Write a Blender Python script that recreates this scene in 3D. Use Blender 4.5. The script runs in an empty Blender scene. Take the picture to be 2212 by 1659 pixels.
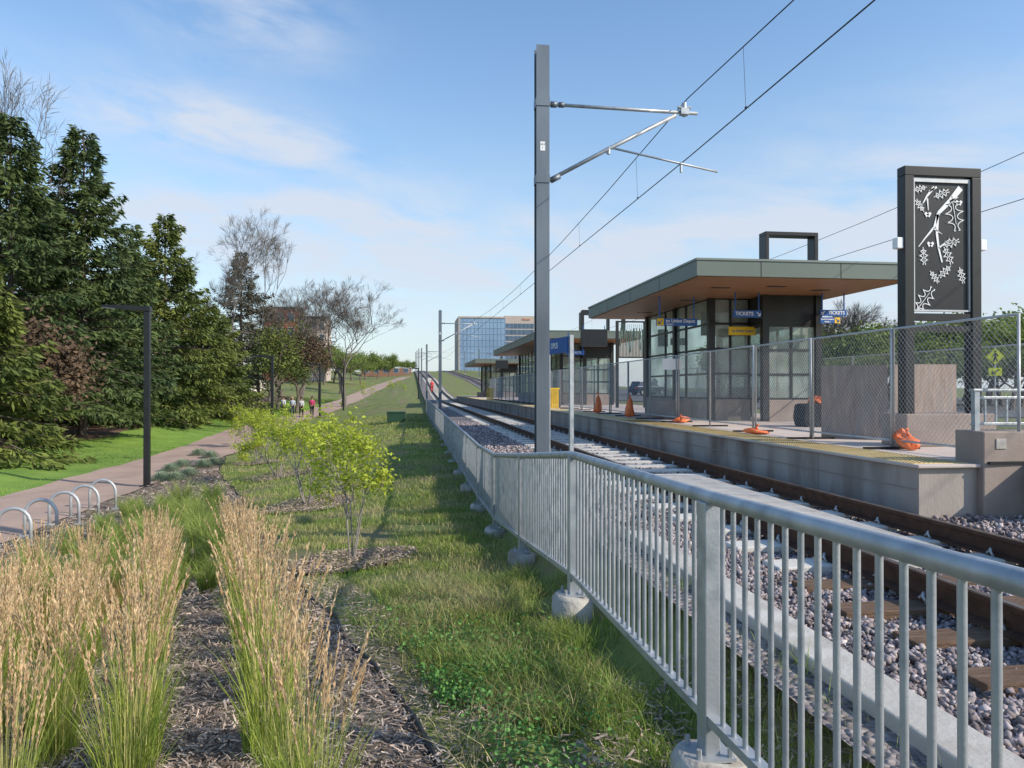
import bpy, math, random
import numpy as np
from mathutils import Vector, Matrix, Euler
R=math.radians
rng=np.random.default_rng(7); random.seed(7)
scene=bpy.context.scene; col=scene.collection
TH=math.atan(.133); ST,CT=math.sin(TH),math.cos(TH); F=1662.; HY=840.
# ------------------------------------------------------------------ terrain
def sm(a,b,x):
    t=np.clip((np.asarray(x,float)-a)/(b-a),0,1); return t*t*(3-2*t)
def rise(y): return np.interp(y,[85,110,150,250,330,500],[0,.8,3,7,9,10])
def gz(x,y):
    x=np.asarray(x,float); y=np.asarray(y,float)
    zr=np.interp(y,[0,6,12,16,22,30,50,80],[-1.78,-1.84,-2.26,-2.33,-2.2,-2.1,-2.0,-1.8])
    zp=np.interp(y,[0,12,40,70,100],[-2.5,-2.87,-2.8,-2.45,-2.3])
    t=sm(-7,.6,x); z=zp*(1-t)+zr*t
    z=z+.5*sm(11,17,-x)+1.2*sm(17,45,-x)
    u=sm(1.42,1.95,x); z=z*(1-u)-1.5*u
    w=sm(15.5,19,x); z=z*(1-w)-1.0*w
    z=z+rise(y)*(1-.85*sm(20,60,x))
    z=z+.035*np.sin(x*2.1+y*.7)*np.cos(y*1.3-x)*sm(1.3,.7,x)
    return z
def G(x,y): return float(gz(x,y))
def at(px,py,d):
    cx=(px-1106)/F; return Vector((d*(cx*CT+ST), d*(CT-cx*ST), -(py-HY)/F*d))
def on(px,py):
    d=20.
    for i in range(60):
        p=at(px,py,d); g=G(p.x,p.y); nd=-g*F/(py-HY); d=.6*d+.4*max(1,min(400,nd))
    p=at(px,py,d); p.z=G(p.x,p.y); return p
def edge(y): return np.interp(y,[1,3.3,7,19.6,27,33,36],[.9,.29,-.76,-4.1,-6.4,-7.5,-7.7])
def nz(x,y,s=1.):
    return (np.sin(x*1.7*s+1.3*np.sin(y*1.1*s))+np.sin(y*2.3*s+1.7*np.sin(x*.9*s+2))+np.sin((x+y)*3.1*s+np.sin(x*2*s)))/3
# ------------------------------------------------------------------ materials
def mat(name,c1,c2=None,scale=6.,rough=.7,metal=0.,bump=0.,bscale=None,island=0.,trans=0.,c3=None,detail=6.,spec=.4,stretch=None,big=None,vor=0):
    m=bpy.data.materials.new(name); m.use_nodes=True; nt=m.node_tree; N=nt.nodes; L=nt.links
    b=N['Principled BSDF']; out=N['Material Output']
    b.inputs['Roughness'].default_value=rough; b.inputs['Metallic'].default_value=metal
    b.inputs['Specular IOR Level'].default_value=spec
    if c2 is None: c2=tuple(x*.8 for x in c1)
    tc=N.new('ShaderNodeTexCoord'); src=tc.outputs['Object']
    if stretch:
        mp=N.new('ShaderNodeMapping'); mp.inputs['Scale'].default_value=stretch; L.new(src,mp.inputs['Vector']); src=mp.outputs[0]
    n=N.new('ShaderNodeTexNoise'); n.inputs['Scale'].default_value=scale; n.inputs['Detail'].default_value=detail; L.new(src,n.inputs['Vector'])
    rp=N.new('ShaderNodeValToRGB'); L.new(n.outputs['Fac'],rp.inputs['Fac'])
    e=rp.color_ramp.elements; e[0].position=.32; e[0].color=(*c1,1); e[1].position=.68; e[1].color=(*c2,1)
    if c3: x=e.new(.5); x.color=(*c3,1)
    c=rp.outputs['Color']
    if big:
        n2=N.new('ShaderNodeTexNoise'); n2.inputs['Scale'].default_value=big[0]; n2.inputs['Detail'].default_value=5; L.new(src,n2.inputs['Vector'])
        r2=N.new('ShaderNodeValToRGB'); r2.color_ramp.elements[0].position=.48; r2.color_ramp.elements[1].position=.66; L.new(n2.outputs['Fac'],r2.inputs['Fac'])
        mx=N.new('ShaderNodeMix'); mx.data_type='RGBA'; L.new(r2.outputs['Color'],mx.inputs[0]); L.new(c,mx.inputs[6]); mx.inputs[7].default_value=(*big[1],1); c=mx.outputs[2]
    if vor:
        v=N.new('ShaderNodeTexVoronoi'); v.inputs['Scale'].default_value=vor; L.new(src,v.inputs['Vector'])
        hs=N.new('ShaderNodeSeparateColor'); L.new(v.outputs['Color'],hs.inputs[0])
        ma=N.new('ShaderNodeMath'); ma.operation='MULTIPLY_ADD'; L.new(hs.outputs[0],ma.inputs[0]); ma.inputs[1].default_value=.9; ma.inputs[2].default_value=.55
        h=N.new('ShaderNodeHueSaturation'); L.new(c,h.inputs['Color']); L.new(ma.outputs[0],h.inputs['Value']); c=h.outputs['Color']
    if island:
        g=N.new('ShaderNodeNewGeometry'); ma=N.new('ShaderNodeMath'); ma.operation='MULTIPLY_ADD'
        L.new(g.outputs['Random Per Island'],ma.inputs[0]); ma.inputs[1].default_value=2*island; ma.inputs[2].default_value=1-island
        h=N.new('ShaderNodeHueSaturation'); L.new(c,h.inputs['Color']); L.new(ma.outputs[0],h.inputs['Value']); c=h.outputs['Color']
    L.new(c,b.inputs['Base Color'])
    if bump:
        bn=N.new('ShaderNodeTexNoise'); bn.inputs['Scale'].default_value=bscale or scale*4; bn.inputs['Detail'].default_value=5; L.new(src,bn.inputs['Vector'])
        bp=N.new('ShaderNodeBump'); bp.inputs['Strength'].default_value=bump; bp.inputs['Distance'].default_value=.02
        hsrc=bn.outputs['Fac']
        if vor: hsrc=v.outputs['Distance']; bp.invert=True; bp.inputs['Distance'].default_value=.04
        L.new(hsrc,bp.inputs['Height']); L.new(bp.outputs[0],b.inputs['Normal'])
    if trans:
        t=N.new('ShaderNodeBsdfTranslucent'); L.new(c,t.inputs['Color']); ms=N.new('ShaderNodeMixShader'); ms.inputs[0].default_value=trans
        L.new(b.outputs[0],ms.inputs[1]); L.new(t.outputs[0],ms.inputs[2]); L.new(ms.outputs[0],out.inputs['Surface'])
    return m
M={}
M['ground']=mat('ground_grass',(.11,.155,.032),(.19,.225,.065),1.3,.95,bump=.8,bscale=30,c3=(.15,.19,.045),big=(.7,(.21,.16,.10)))
M['lawn']=mat('lawn_grass',(.13,.23,.035),(.20,.31,.05),.8,.95,bump=.6,bscale=25)
M['blade']=mat('grass_blade',(.18,.28,.05),(.34,.39,.10),.6,.7,island=.45,trans=.35,big=(.9,(.48,.43,.21)))
M['dryblade']=mat('dry_grass_blade',(.42,.37,.18),(.54,.47,.25),.9,.8,island=.35,trans=.3)
M['clover']=mat('clover_leaf',(.09,.23,.05),(.15,.32,.08),2,.7,island=.4,trans=.25)
M['mulch']=mat('mulch',(.10,.075,.058),(.27,.21,.165),14,.95,bump=1,bscale=40,stretch=(1,2.2,1))
M['chip']=mat('mulch_chip',(.27,.205,.16),(.46,.375,.31),9,.9,island=.65)
M['needle_mulch']=mat('bark_mulch',(.12,.07,.05),(.22,.14,.09),3,.95,bump=.7,bscale=20)
M['path']=mat('path_asphalt',(.36,.255,.20),(.44,.32,.255),1.2,.9,bump=.2,bscale=60)
M['ballast']=mat('ballast_bed',(.14,.12,.12),(.29,.26,.255),9,.9,bump=1,vor=24)
M['stone']=mat('ballast_stone',(.21,.18,.175),(.41,.37,.365),7,.9,island=.5,c3=(.30,.255,.26),spec=.2)
M['rail']=mat('rusty_rail',(.055,.028,.018),(.10,.05,.03),8,.7,metal=.3,bump=.2)
M['railtop']=mat('rail_head',(.16,.11,.08),(.25,.19,.15),8,.4,metal=.7)
M['conc']=mat('pale_concrete',(.44,.42,.38),(.56,.54,.50),2.5,.85,bump=.25,bscale=40,big=(3.,(.40,.37,.33)))
M['tieconc']=mat('sleeper_concrete',(.55,.53,.48),(.66,.64,.59),4,.85,bump=.2,bscale=40)
M['footconc']=mat('footing_concrete',(.38,.36,.33),(.52,.50,.46),5,.9,bump=.6,bscale=30,big=(4.,(.28,.25,.21)))
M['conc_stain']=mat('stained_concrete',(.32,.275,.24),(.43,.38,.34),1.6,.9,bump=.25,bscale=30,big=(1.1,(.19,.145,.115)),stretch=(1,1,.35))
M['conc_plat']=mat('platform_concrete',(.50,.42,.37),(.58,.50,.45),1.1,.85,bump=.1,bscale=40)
M['conc_wall']=mat('wall_concrete',(.27,.215,.185),(.35,.29,.25),2,.9,bump=.2,bscale=30)
M['tactile']=mat('tactile_yellow',(.62,.46,.20),(.70,.56,.29),3,.8)
M['timber']=mat('tie_timber',(.11,.065,.04),(.2,.13,.085),7,.9,bump=.7,stretch=(.6,6,3))
M['galv']=mat('galvanised_steel',(.26,.29,.315),(.48,.51,.535),7,.48,metal=.5,bump=.08,bscale=60,c3=(.37,.40,.43),big=(2.,(.42,.44,.455)))
M['galv_dark']=mat('galvanised_mast',(.12,.14,.165),(.20,.23,.26),2.5,.5,metal=.5,stretch=(1,1,.25))
M['galv_fence']=mat('fence_zinc',(.40,.42,.43),(.5,.52,.53),6,.5,metal=.35)
M['wire']=mat('wire_copper_dark',(.035,.035,.04),(.06,.06,.065),4,.5,metal=.5)
M['black']=mat('black_metal',(.013,.014,.016),(.02,.021,.023),5,.4)
M['cloth']=mat('black_cloth',(.012,.012,.014),(.03,.03,.034),9,.9,bump=.8,bscale=12)
M['dark']=mat('dark_bronze_metal',(.016,.016,.016),(.024,.023,.022),4,.4)
M['fascia']=mat('fascia_grey_green',(.125,.155,.13),(.145,.175,.15),.8,.45)
M['fascia2']=mat('fascia_edge',(.18,.21,.185),(.2,.23,.205),1,.4)
M['soffit']=mat('wood_soffit',(.26,.12,.055),(.40,.20,.10),2.5,.5,stretch=(.6,8,1))
M['ply']=mat('plywood',(.27,.205,.17),(.42,.335,.285),3,.85,stretch=(6,6,.8),bump=.1,c3=(.35,.265,.22),big=(1.2,(.30,.26,.235)))
M['orange']=mat('orange_plastic',(.75,.15,.04),(.85,.25,.10),6,.6,bump=.3)
M['yellow']=mat('yellow_paint',(.80,.50,.02),(.85,.55,.04),3,.5)
M['blue']=mat('sign_blue',(.02,.10,.35),(.024,.11,.38),3,.4)
M['white']=mat('white_paint',(.85,.85,.85),(.8,.8,.8),3,.5)
M['signy']=mat('sign_yellow',(.85,.52,.02),(.85,.55,.02),3,.5)
M['lime']=mat('sign_lime',(.82,.80,.02),(.84,.84,.03),3,.5)
M['edging']=mat('black_edging',(.015,.015,.015),(.03,.03,.03),5,.6)
M['bark']=mat('bark',(.10,.08,.065),(.18,.15,.125),9,.95,bump=.6,stretch=(1,1,.3))
M['barkg']=mat('bark_grey',(.10,.085,.075),(.17,.15,.13),9,.95)
M['barks']=mat('bark_sapling',(.22,.19,.17),(.32,.29,.26),9,.95)
M['spruce']=mat('spruce_needles',(.038,.070,.024),(.105,.145,.04),.5,.8,island=.5,trans=.15)
M['spruce2']=mat('spruce_olive',(.065,.098,.022),(.165,.195,.04),.5,.8,island=.5,trans=.18)
M['spruce3']=mat('thin_grey_spruce',(.07,.07,.05),(.13,.125,.09),.6,.85,island=.4,trans=.1)
M['brownleaf']=mat('brown_foliage',(.08,.055,.035),(.15,.10,.06),1,.85,island=.4,trans=.15)
M['yleaf']=mat('yellow_green_leaf',(.34,.44,.035),(.52,.57,.07),2,.6,island=.3,trans=.45)
M['leaf']=mat('green_leaf',(.12,.17,.035),(.22,.28,.07),.4,.75,island=.4,trans=.35)
M['reed']=mat('reed_blade',(.21,.31,.045),(.44,.47,.10),3,.6,island=.35,trans=.4)
M['plume']=mat('reed_plume',(.64,.46,.26),(.82,.63,.39),6,.8,island=.25,trans=.4)
M['culm']=mat('reed_culm',(.46,.44,.15),(.58,.50,.22),4,.7,island=.3,trans=.2)
M['green_g']=mat('fine_grass_blade',(.20,.29,.055),(.38,.43,.12),1.4,.65,island=.45,trans=.35)
M['redgrass']=mat('russet_grass_blade',(.42,.20,.11),(.50,.33,.16),2,.7,island=.4,trans=.3)
M['sage']=mat('sage_leaf',(.20,.28,.18),(.30,.37,.26),3,.8,island=.4,trans=.2)
M['bluegl']=mat('blue_curtain_glass',(.17,.26,.39),(.24,.35,.50),.12,.3,spec=.5)
M['winglass']=mat('dark_window_glass',(.04,.07,.12),(.08,.12,.18),.5,.1,spec=.7)
M['tan']=mat('tan_precast',(.42,.35,.31),(.46,.39,.35),1,.9)
M['wht']=mat('white_cladding',(.62,.62,.60),(.56,.56,.55),1,.8)
M['brick']=mat('brick_red',(.26,.07,.05),(.32,.10,.07),3,.9)
M['brick2']=mat('brick_brown',(.24,.13,.09),(.3,.17,.12),3,.9)
M['beige']=mat('beige_wall',(.64,.58,.47),(.70,.65,.54),.6,.9)
M['greenbox']=mat('green_enamel',(.02,.06,.035),(.025,.07,.04),3,.5)
M['asph']=mat('asphalt',(.09,.09,.09),(.12,.12,.12),2,.9)
M['carpaint']=mat('car_paint_navy',(.02,.03,.06),(.025,.035,.07),2,.25,metal=.3)
M['tyre']=mat('tyre_rubber',(.015,.015,.015),(.02,.02,.02),5,.9)
M['rim']=mat('wheel_alloy',(.4,.4,.42),(.5,.5,.5),5,.35,metal=.8)
M['skin']=mat('skin',(.45,.26,.18),(.48,.28,.2),5,.6)
M['redlamp']=mat('red_lens',(.4,.02,.02),(.5,.03,.03),5,.3)
M['teal']=mat('teal_slat',(.05,.14,.12),(.07,.19,.16),3,.6)
M['brownslat']=mat('brown_slat',(.12,.09,.06),(.17,.13,.09),3,.7)
M['optum']=mat('orange_logo',(.6,.22,.10),(.6,.24,.11),3,.6)
def glassmat():
    m=bpy.data.materials.new('shelter_glass'); m.use_nodes=True; N=m.node_tree.nodes; L=m.node_tree.links
    b=N['Principled BSDF']; b.inputs['Roughness'].default_value=.06; b.inputs['Base Color'].default_value=(.50,.55,.52,1); b.inputs['Specular IOR Level'].default_value=.8
    t=N.new('ShaderNodeBsdfTransparent'); t.inputs[0].default_value=(.8,.87,.84,1); ms=N.new('ShaderNodeMixShader')
    tc=N.new('ShaderNodeTexCoord'); n=N.new('ShaderNodeTexNoise'); n.inputs['Scale'].default_value=.9; L.new(tc.outputs['Object'],n.inputs['Vector'])
    mr=N.new('ShaderNodeMapRange'); mr.inputs[1].default_value=.35; mr.inputs[2].default_value=.65; mr.inputs[3].default_value=.15; mr.inputs[4].default_value=.5
    L.new(n.outputs['Fac'],mr.inputs[0]); L.new(mr.outputs[0],ms.inputs[0]); L.new(t.outputs[0],ms.inputs[1]); L.new(b.outputs[0],ms.inputs[2]); L.new(ms.outputs[0],N['Material Output'].inputs['Surface']); return m
M['glass']=glassmat()
# ------------------------------------------------------------------ mesh helpers
def link(name,me,m,parent=None,smooth=False,loc=None):
    o=bpy.data.objects.new(name,me); col.objects.link(o)
    if m is not None: me.materials.append(M[m] if isinstance(m,str) else m)
    if parent is not None: o.parent=parent
    if loc is not None: o.location=loc
    if smooth: me.polygons.foreach_set('use_smooth',[True]*len(me.polygons))
    return o
def np_mesh(name,V,Fc):
    V=np.asarray(V,np.float32).reshape(-1,3); Fc=np.asarray(Fc,np.int32); k=Fc.shape[1]; n=Fc.shape[0]
    me=bpy.data.meshes.new(name); me.vertices.add(len(V)); me.vertices.foreach_set('co',V.ravel())
    me.loops.add(n*k); me.loops.foreach_set('vertex_index',Fc.ravel()); me.polygons.add(n)
    me.polygons.foreach_set('loop_start',np.arange(0,n*k,k,dtype=np.int32)); me.update(calc_edges=True); me.validate(); return me
class MB:
    def __init__(s): s.v=[]; s.f=[]
    def box(s,x0,x1,y0,y1,z0,z1):
        n=len(s.v); s.v+=[(x,y,z) for z in (z0,z1) for x,y in ((x0,y0),(x1,y0),(x1,y1),(x0,y1))]
        s.f+=[(n,n+3,n+2,n+1),(n+4,n+5,n+6,n+7)]+[(n+i,n+(i+1)%4,n+4+(i+1)%4,n+4+i) for i in range(4)]; return s
    def bar(s,p,q,w,h,up=(0,0,1)):
        p=Vector(p);q=Vector(q);d=(q-p).normalized();u=Vector(up)
        if abs(d.dot(u))>.98: u=Vector((0,1,0))
        a=d.cross(u).normalized()*w/2; b=a.cross(d).normalized()*h/2; n=len(s.v)
        for c in (p,q): s.v+=[tuple(c-a-b),tuple(c+a-b),tuple(c+a+b),tuple(c-a+b)]
        s.f+=[(n,n+1,n+2,n+3),(n+7,n+6,n+5,n+4)]+[(n+i,n+4+i,n+4+(i+1)%4,n+(i+1)%4) for i in range(4)]; return s
    def tube(s,pts,r,k=8,cap=True):
        pts=[Vector(p) for p in pts]; m=len(pts); rs=r if isinstance(r,(list,tuple)) else [r]*m; n=len(s.v); a=None
        for i,p in enumerate(pts):
            d=(pts[min(i+1,m-1)]-pts[max(i-1,0)]).normalized()
            if a is None: a=d.orthogonal().normalized()
            else:
                a=(a-d*a.dot(d)); a=a.normalized() if a.length>1e-6 else d.orthogonal().normalized()
            b=d.cross(a)
            for j in range(k):
                t=2*math.pi*j/k; s.v.append(tuple(p+(a*math.cos(t)+b*math.sin(t))*rs[i]))
        for i in range(m-1):
            for j in range(k): s.f.append((n+i*k+j,n+i*k+(j+1)%k,n+(i+1)*k+(j+1)%k,n+(i+1)*k+j))
        if cap: s.f.append(tuple(n+j for j in range(k))[::-1]); s.f.append(tuple(n+(m-1)*k+j for j in range(k)))
        return s
    def sweep(s,sec,pts):
        n=len(s.v);k=len(sec)
        for p in pts:
            for (a,b) in sec: s.v.append((p[0]+a,p[1],p[2]+b))
        for i in range(len(pts)-1):
            for j in range(k): s.f.append((n+i*k+j,n+i*k+(j+1)%k,n+(i+1)*k+(j+1)%k,n+(i+1)*k+j))
        s.f.append(tuple(n+j for j in range(k))); s.f.append(tuple(n+(len(pts)-1)*k+j for j in range(k))[::-1]); return s
    def prism(s,poly,fn,a,b):
        n=len(s.v);k=len(poly)
        s.v+=[fn(u,v,a) for u,v in poly]+[fn(u,v,b) for u,v in poly]
        s.f+=[tuple(range(n,n+k)),tuple(range(n+k,n+2*k))[::-1]]+[(n+i,n+k+i,n+k+(i+1)%k,n+(i+1)%k) for i in range(k)]; return s
    def build(s,name,m,parent=None,smooth=False,bevel=0,W=True):
        v=s.v
        if parent is not None and W:
            Mi=Matrix.LocRotScale(parent.location,parent.rotation_euler,None).inverted(); v=[tuple(Mi@Vector(p)) for p in v]
        off=None
        if parent is None and len(v):
            A=np.array(v); off=Vector(((A[:,0].min()+A[:,0].max())/2,(A[:,1].min()+A[:,1].max())/2,A[:,2].min())); v=[(p[0]-off.x,p[1]-off.y,p[2]-off.z) for p in v]
        me=bpy.data.meshes.new(name); me.from_pydata(v,[],s.f); me.update()
        import bmesh
        bm=bmesh.new(); bm.from_mesh(me); bmesh.ops.recalc_face_normals(bm,faces=bm.faces); bm.to_mesh(me); bm.free()
        o=link(name,me,m,parent,smooth,off)
        if bevel:
            b=o.modifiers.new('bevel','BEVEL'); b.width=bevel; b.segments=2; b.limit_method='ANGLE'
        return o
def tag(o,label=None,cat=None,group=None,kind=None):
    if label: o['label']=label
    if cat: o['category']=cat
    if group: o['group']=group
    if kind: o['kind']=kind
    return o
def thing(name,label,cat,loc=(0,0,0),rz=0,group=None):
    o=bpy.data.objects.new(name,None); col.objects.link(o); o.location=loc; o.rotation_euler=(0,0,rz); o.empty_display_size=.2
    return tag(o,label,cat,group)
def copy_tree(o,loc=None,rz=None,sc=None,label=None,group=None,parent=None):
    c=o.copy(); col.objects.link(c)
    if parent is not None: c.parent=parent
    if loc is not None: c.location=loc
    if rz is not None: c.rotation_euler=(0,0,rz)
    if sc is not None: c.scale=sc if isinstance(sc,(tuple,list)) else (sc,)*3
    if label: c['label']=label
    if group: c['group']=group
    for ch in list(o.children): copy_tree(ch,parent=c)
    return c
def kites(P,D,Ln,Wd,seed=0):
    r=np.random.default_rng(seed); P=np.asarray(P,float); n=len(P); D=np.asarray(D,float); D=D/np.linalg.norm(D,axis=1,keepdims=True)
    Ln=np.broadcast_to(np.asarray(Ln,float),(n,))[:,None]; Wd=np.broadcast_to(np.asarray(Wd,float),(n,))[:,None]
    S=np.cross(D,r.normal(size=(n,3))); S/=np.linalg.norm(S,axis=1,keepdims=True)+1e-9
    V=np.stack([P,P+D*Ln*.5+S*Wd/2,P+D*Ln,P+D*Ln*.5-S*Wd/2],1).reshape(-1,3)
    return V,np.arange(4*n).reshape(n,4)
def blades(P,h,az,lean,w,droop=0.,seed=0,levels=(0,.35,.7,1)):
    P=np.asarray(P,float); n=len(P); s=np.array(levels); k=len(s)
    h=np.broadcast_to(h,(n,)); lean=np.broadcast_to(lean,(n,)); w=np.broadcast_to(w,(n,)); droop=np.broadcast_to(droop,(n,))
    dx,dy=np.cos(az),np.sin(az); r=np.random.default_rng(seed); fa=r.uniform(0,6.28,n); sx,sy=np.cos(fa),np.sin(fa)
    off=h[:,None]*lean[:,None]*(s**1.8)[None]; zz=h[:,None]*(s[None]-droop[:,None]*(s**2.5)[None])
    c=np.stack([P[:,0:1]+dx[:,None]*off,P[:,1:2]+dy[:,None]*off,P[:,2:3]+zz],2)
    ww=w[:,None]*(1-.93*s**1.5)[None]/2; sd=np.stack([sx[:,None]*ww,sy[:,None]*ww,0*ww],2)
    V=np.stack([c-sd,c+sd],2).reshape(-1,3)
    b=(np.arange(n)*2*k)[:,None,None]+(np.arange(k-1)*2)[None,:,None]+np.array([0,1,3,2])[None,None]
    return V,b.reshape(-1,4),c[:,-1]
def joinnp(parts):
    V=[];Fc=[];n=0
    for v,f in parts: V.append(v); Fc.append(f+n); n+=len(v)
    return np.concatenate(V),np.concatenate(Fc)
def text(s,size,m,parent,loc,rot,ext=.002,name='lettering',align='CENTER',bold=0):
    cu=bpy.data.curves.new('t','FONT'); cu.body=s; cu.size=size; cu.align_x=align; cu.align_y='CENTER'; cu.extrude=ext; cu.offset=bold
    o=bpy.data.objects.new('t',cu); col.objects.link(o); bpy.context.view_layer.update()
    me=bpy.data.meshes.new_from_object(o.evaluated_get(bpy.context.evaluated_depsgraph_get())); bpy.data.objects.remove(o)
    me.materials.clear(); t=link(name,me,m,parent); t.location=loc; t.rotation_euler=rot; return t
# ------------------------------------------------------------------ ground sheets
def gridsheet(name,xs,ys,zf,m):
    X,Y=np.meshgrid(xs,ys); Z=zf(X,Y); V=np.stack([X,Y,Z],2).reshape(-1,3); nx=len(xs)
    i=np.arange(len(ys)-1)[:,None]*nx+np.arange(nx-1)[None]; Fc=np.stack([i,i+1,i+nx+1,i+nx],2).reshape(-1,4)
    return link(name,np_mesh(name,V,Fc),m,smooth=True)
xs=np.concatenate([-np.geomspace(1500,20,30),np.arange(-19,-10,.5),np.arange(-10,6,.2),np.arange(6,20,1.),np.geomspace(20,1500,24)])
ys=np.concatenate([[-60,-30,-10,-4],np.arange(-2,36,.25),np.arange(36,110,1.),np.geomspace(110,3000,40)])
tag(gridsheet('ground',xs,ys,lambda x,y:gz(x,y)-.01,'ground'),kind='structure')
def ribbon(name,yy,x0f,x1f,nx,dz,m,kind='structure'):
    t=np.linspace(0,1,nx); Y=np.repeat(yy[:,None],nx,1); X=x0f(yy)[:,None]*(1-t)+x1f(yy)[:,None]*t
    Z=gz(X,Y)+dz; V=np.stack([X,Y,Z],2).reshape(-1,3); i=np.arange(len(yy)-1)[:,None]*nx+np.arange(nx-1)[None]
    Fc=np.stack([i,i+1,i+nx+1,i+nx],2).reshape(-1,4); o=link(name,np_mesh(name,V,Fc),m,smooth=True); return tag(o,kind=kind)
pc=lambda y: np.interp(y,[-10,35,50,70,90,120,150,210],[-8.95,-9.1,-10.0,-9.6,-9.3,-7.5,-5,0])
PW=1.55
yy=np.concatenate([np.arange(0,60,.5),np.arange(60,200,2.)])
ribbon('path',yy,lambda y:pc(y)-PW,lambda y:pc(y)+PW,10,.03,'path')
ribbon('lawn',np.arange(4,100,1.),lambda y:pc(y)*0-15.4,lambda y:pc(y)-PW,10,.012,'lawn')
ribbon('mulch_bed',np.arange(1,33,.25),lambda y:np.minimum(y*0-7.5,edge(y)),lambda y:edge(y),40,.012,'mulch')
ribbon('bark_bed',np.arange(14,110,1.),lambda y:y*0-24,lambda y:-15.4+.5*np.sin(y*.5),14,.02,'needle_mulch')
ysb=np.concatenate([np.arange(-4,85,1.),np.arange(85,400,5.)])
bz=lambda y:-1.43+rise(y)
def flat(name,x0,x1,yy,dz,m,kind='structure'):
    X=np.repeat(np.linspace(x0,x1,6)[None],len(yy),0); Y=np.repeat(yy[:,None],6,1); Z=bz(Y)+dz; V=np.stack([X,Y,Z],2).reshape(-1,3)
    i=np.arange(len(yy)-1)[:,None]*6+np.arange(5)[None]; Fc=np.stack([i,i+1,i+7,i+6],2).reshape(-1,4); return tag(link(name,np_mesh(name,V,Fc),m),kind=kind)
flat('track_bed',1.75,5.6,ysb,0,'ballast'); flat('track_bed_east',5.6,15.2,ysb[ysb<96],-.012,'ballast'); flat('track_bed_far',11.2,14.8,ysb[ysb>94],-.03,'ballast')
def stones(n,x0,x1,y0,y1,s0,s1,seed,zz=-1.43):
    r=np.random.default_rng(seed); x=r.uniform(x0,x1,n); y=r.uniform(y0,y1,n); s=r.uniform(s0,s1,n)
    c=np.array([(a,b,d) for d in(-1,1) for a,b in((-1,-1),(1,-1),(1,1),(-1,1))],float)
    V=c[None]*r.uniform(.35,1.15,(n,8,3))*np.array([1,.8,.7]); q=r.normal(size=(n,4)); q/=np.linalg.norm(q,axis=1,keepdims=True); w,a,b,d=q.T
    Rm=np.stack([1-2*(b*b+d*d),2*(a*b-d*w),2*(a*d+b*w),2*(a*b+d*w),1-2*(a*a+d*d),2*(b*d-a*w),2*(a*d-b*w),2*(b*d+a*w),1-2*(a*a+b*b)],1).reshape(n,3,3)
    V=np.einsum('nij,nkj->nki',Rm,V)*s[:,None,None]/2; z=zz+r.uniform(-.01,.03,n)+.018*nz(x,y,3)
    V+=np.stack([x,y,z],1)[:,None]; f=np.array([[0,3,2,1],[4,5,6,7],[0,1,5,4],[1,2,6,5],[2,3,7,6],[3,0,4,7]])
    return V.reshape(-1,3),(np.arange(n)[:,None,None]*8+f[None]).reshape(-1,4)
V,Fc=joinnp([stones(42000,2.25,5.5,.8,8,.018,.048,1),stones(22000,1.8,5.5,8,16,.026,.06,2),stones(9000,1.75,5.5,16,32,.045,.085,3),stones(4000,5.7,11,5,7.8,.03,.06,4)])
tag(link('ballast_stones',np_mesh('ballast_stones',V,Fc),'stone'),'loose grey crushed stone ballast around the sleepers','ballast',kind='stuff')
# ------------------------------------------------------------------ rails, sleepers, slabs
sec=[(-.07,0),(.07,0),(.07,.012),(.01,.03),(.01,.125),(.036,.135),(.036,.165),(-.036,.165),(-.036,.135),(-.01,.125),(-.01,.03),(-.07,.012)]
yr=[-3,85]+list(range(90,391,10))
for X,lab in ((3.33,'rusty brown steel rail on the railing side of the near track'),(4.77,'rusty brown steel rail beside the platform wall'),(12.28,'steel rail nearer the platform on the far track'),(13.72,'outer steel rail on the far track beyond the platform')):
    t=thing('rail',lab,'rail',(X,0,-1.365)); pts=[(X,y,-1.365+float(rise(y))) for y in yr]
    MB().sweep(sec,pts).build('rail_web','rail',t)
    MB().sweep([(-.022,.1655),(.022,.1655),(.022,.168),(-.022,.168)],pts).build('running_surface','railtop',t)
def clip(mb,x,y,z,s):
    mb.tube([(x+s*.09,y-.04,z),(x+s*.11,y-.03,z+.045),(x+s*.085,y,z+.06),(x+s*.06,y+.03,z+.045),(x+s*.085,y+.045,z+.015)],.011,5)
tie=thing('sleeper','pale concrete sleeper under the near track','sleeper',(4.05,5.7,-1.42),0,'concrete sleepers of the near track')
mb=MB(); mb.sweep([(-1.27,0),(1.27,0),(1.25,.053),(.95,.058),(-.95,.058),(-1.25,.053)],[(4.05,5.56,-1.42),(4.05,5.84,-1.42)]); mb.build('sleeper_body','tieconc',tie,bevel=.01)
for rx in (3.33,4.77):
    for s in (-1,1):
        q=MB(); clip(q,rx,5.7,-1.36,s); q.build('rail_clip','galv_fence',tie,True)
bare=thing('sleeper','concrete sleeper under the far stretch of the near track','sleeper',(4.05,30,-1.42),0,'distant concrete sleepers')
mb=MB(); mb.sweep([(-1.27,0),(1.27,0),(1.25,.05),(-1.25,.05)],[(4.05,29.87,-1.42),(4.05,30.13,-1.42)]); mb.build('sleeper_body','tieconc',bare)
y=6.46
while y<29: copy_tree(tie,(4.05,y,-1.42)); y+=.76
y=30.76
while y<85: copy_tree(bare,(4.05,y,-1.42)); y+=.76
for k in range(70):
    y=86+k*1.2; copy_tree(bare,(4.05,y,-1.42+float(rise(y))))
tt=thing('timber_sleeper','brown weathered timber sleeper in the ballast behind the nearest railing panel','sleeper',(4.0,2.2,-1.42),0,'timber sleepers')
MB().box(2.65,5.35,2.09,2.31,-1.46,-1.37).build('sleeper_body','timber',tt,bevel=.008)
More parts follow.
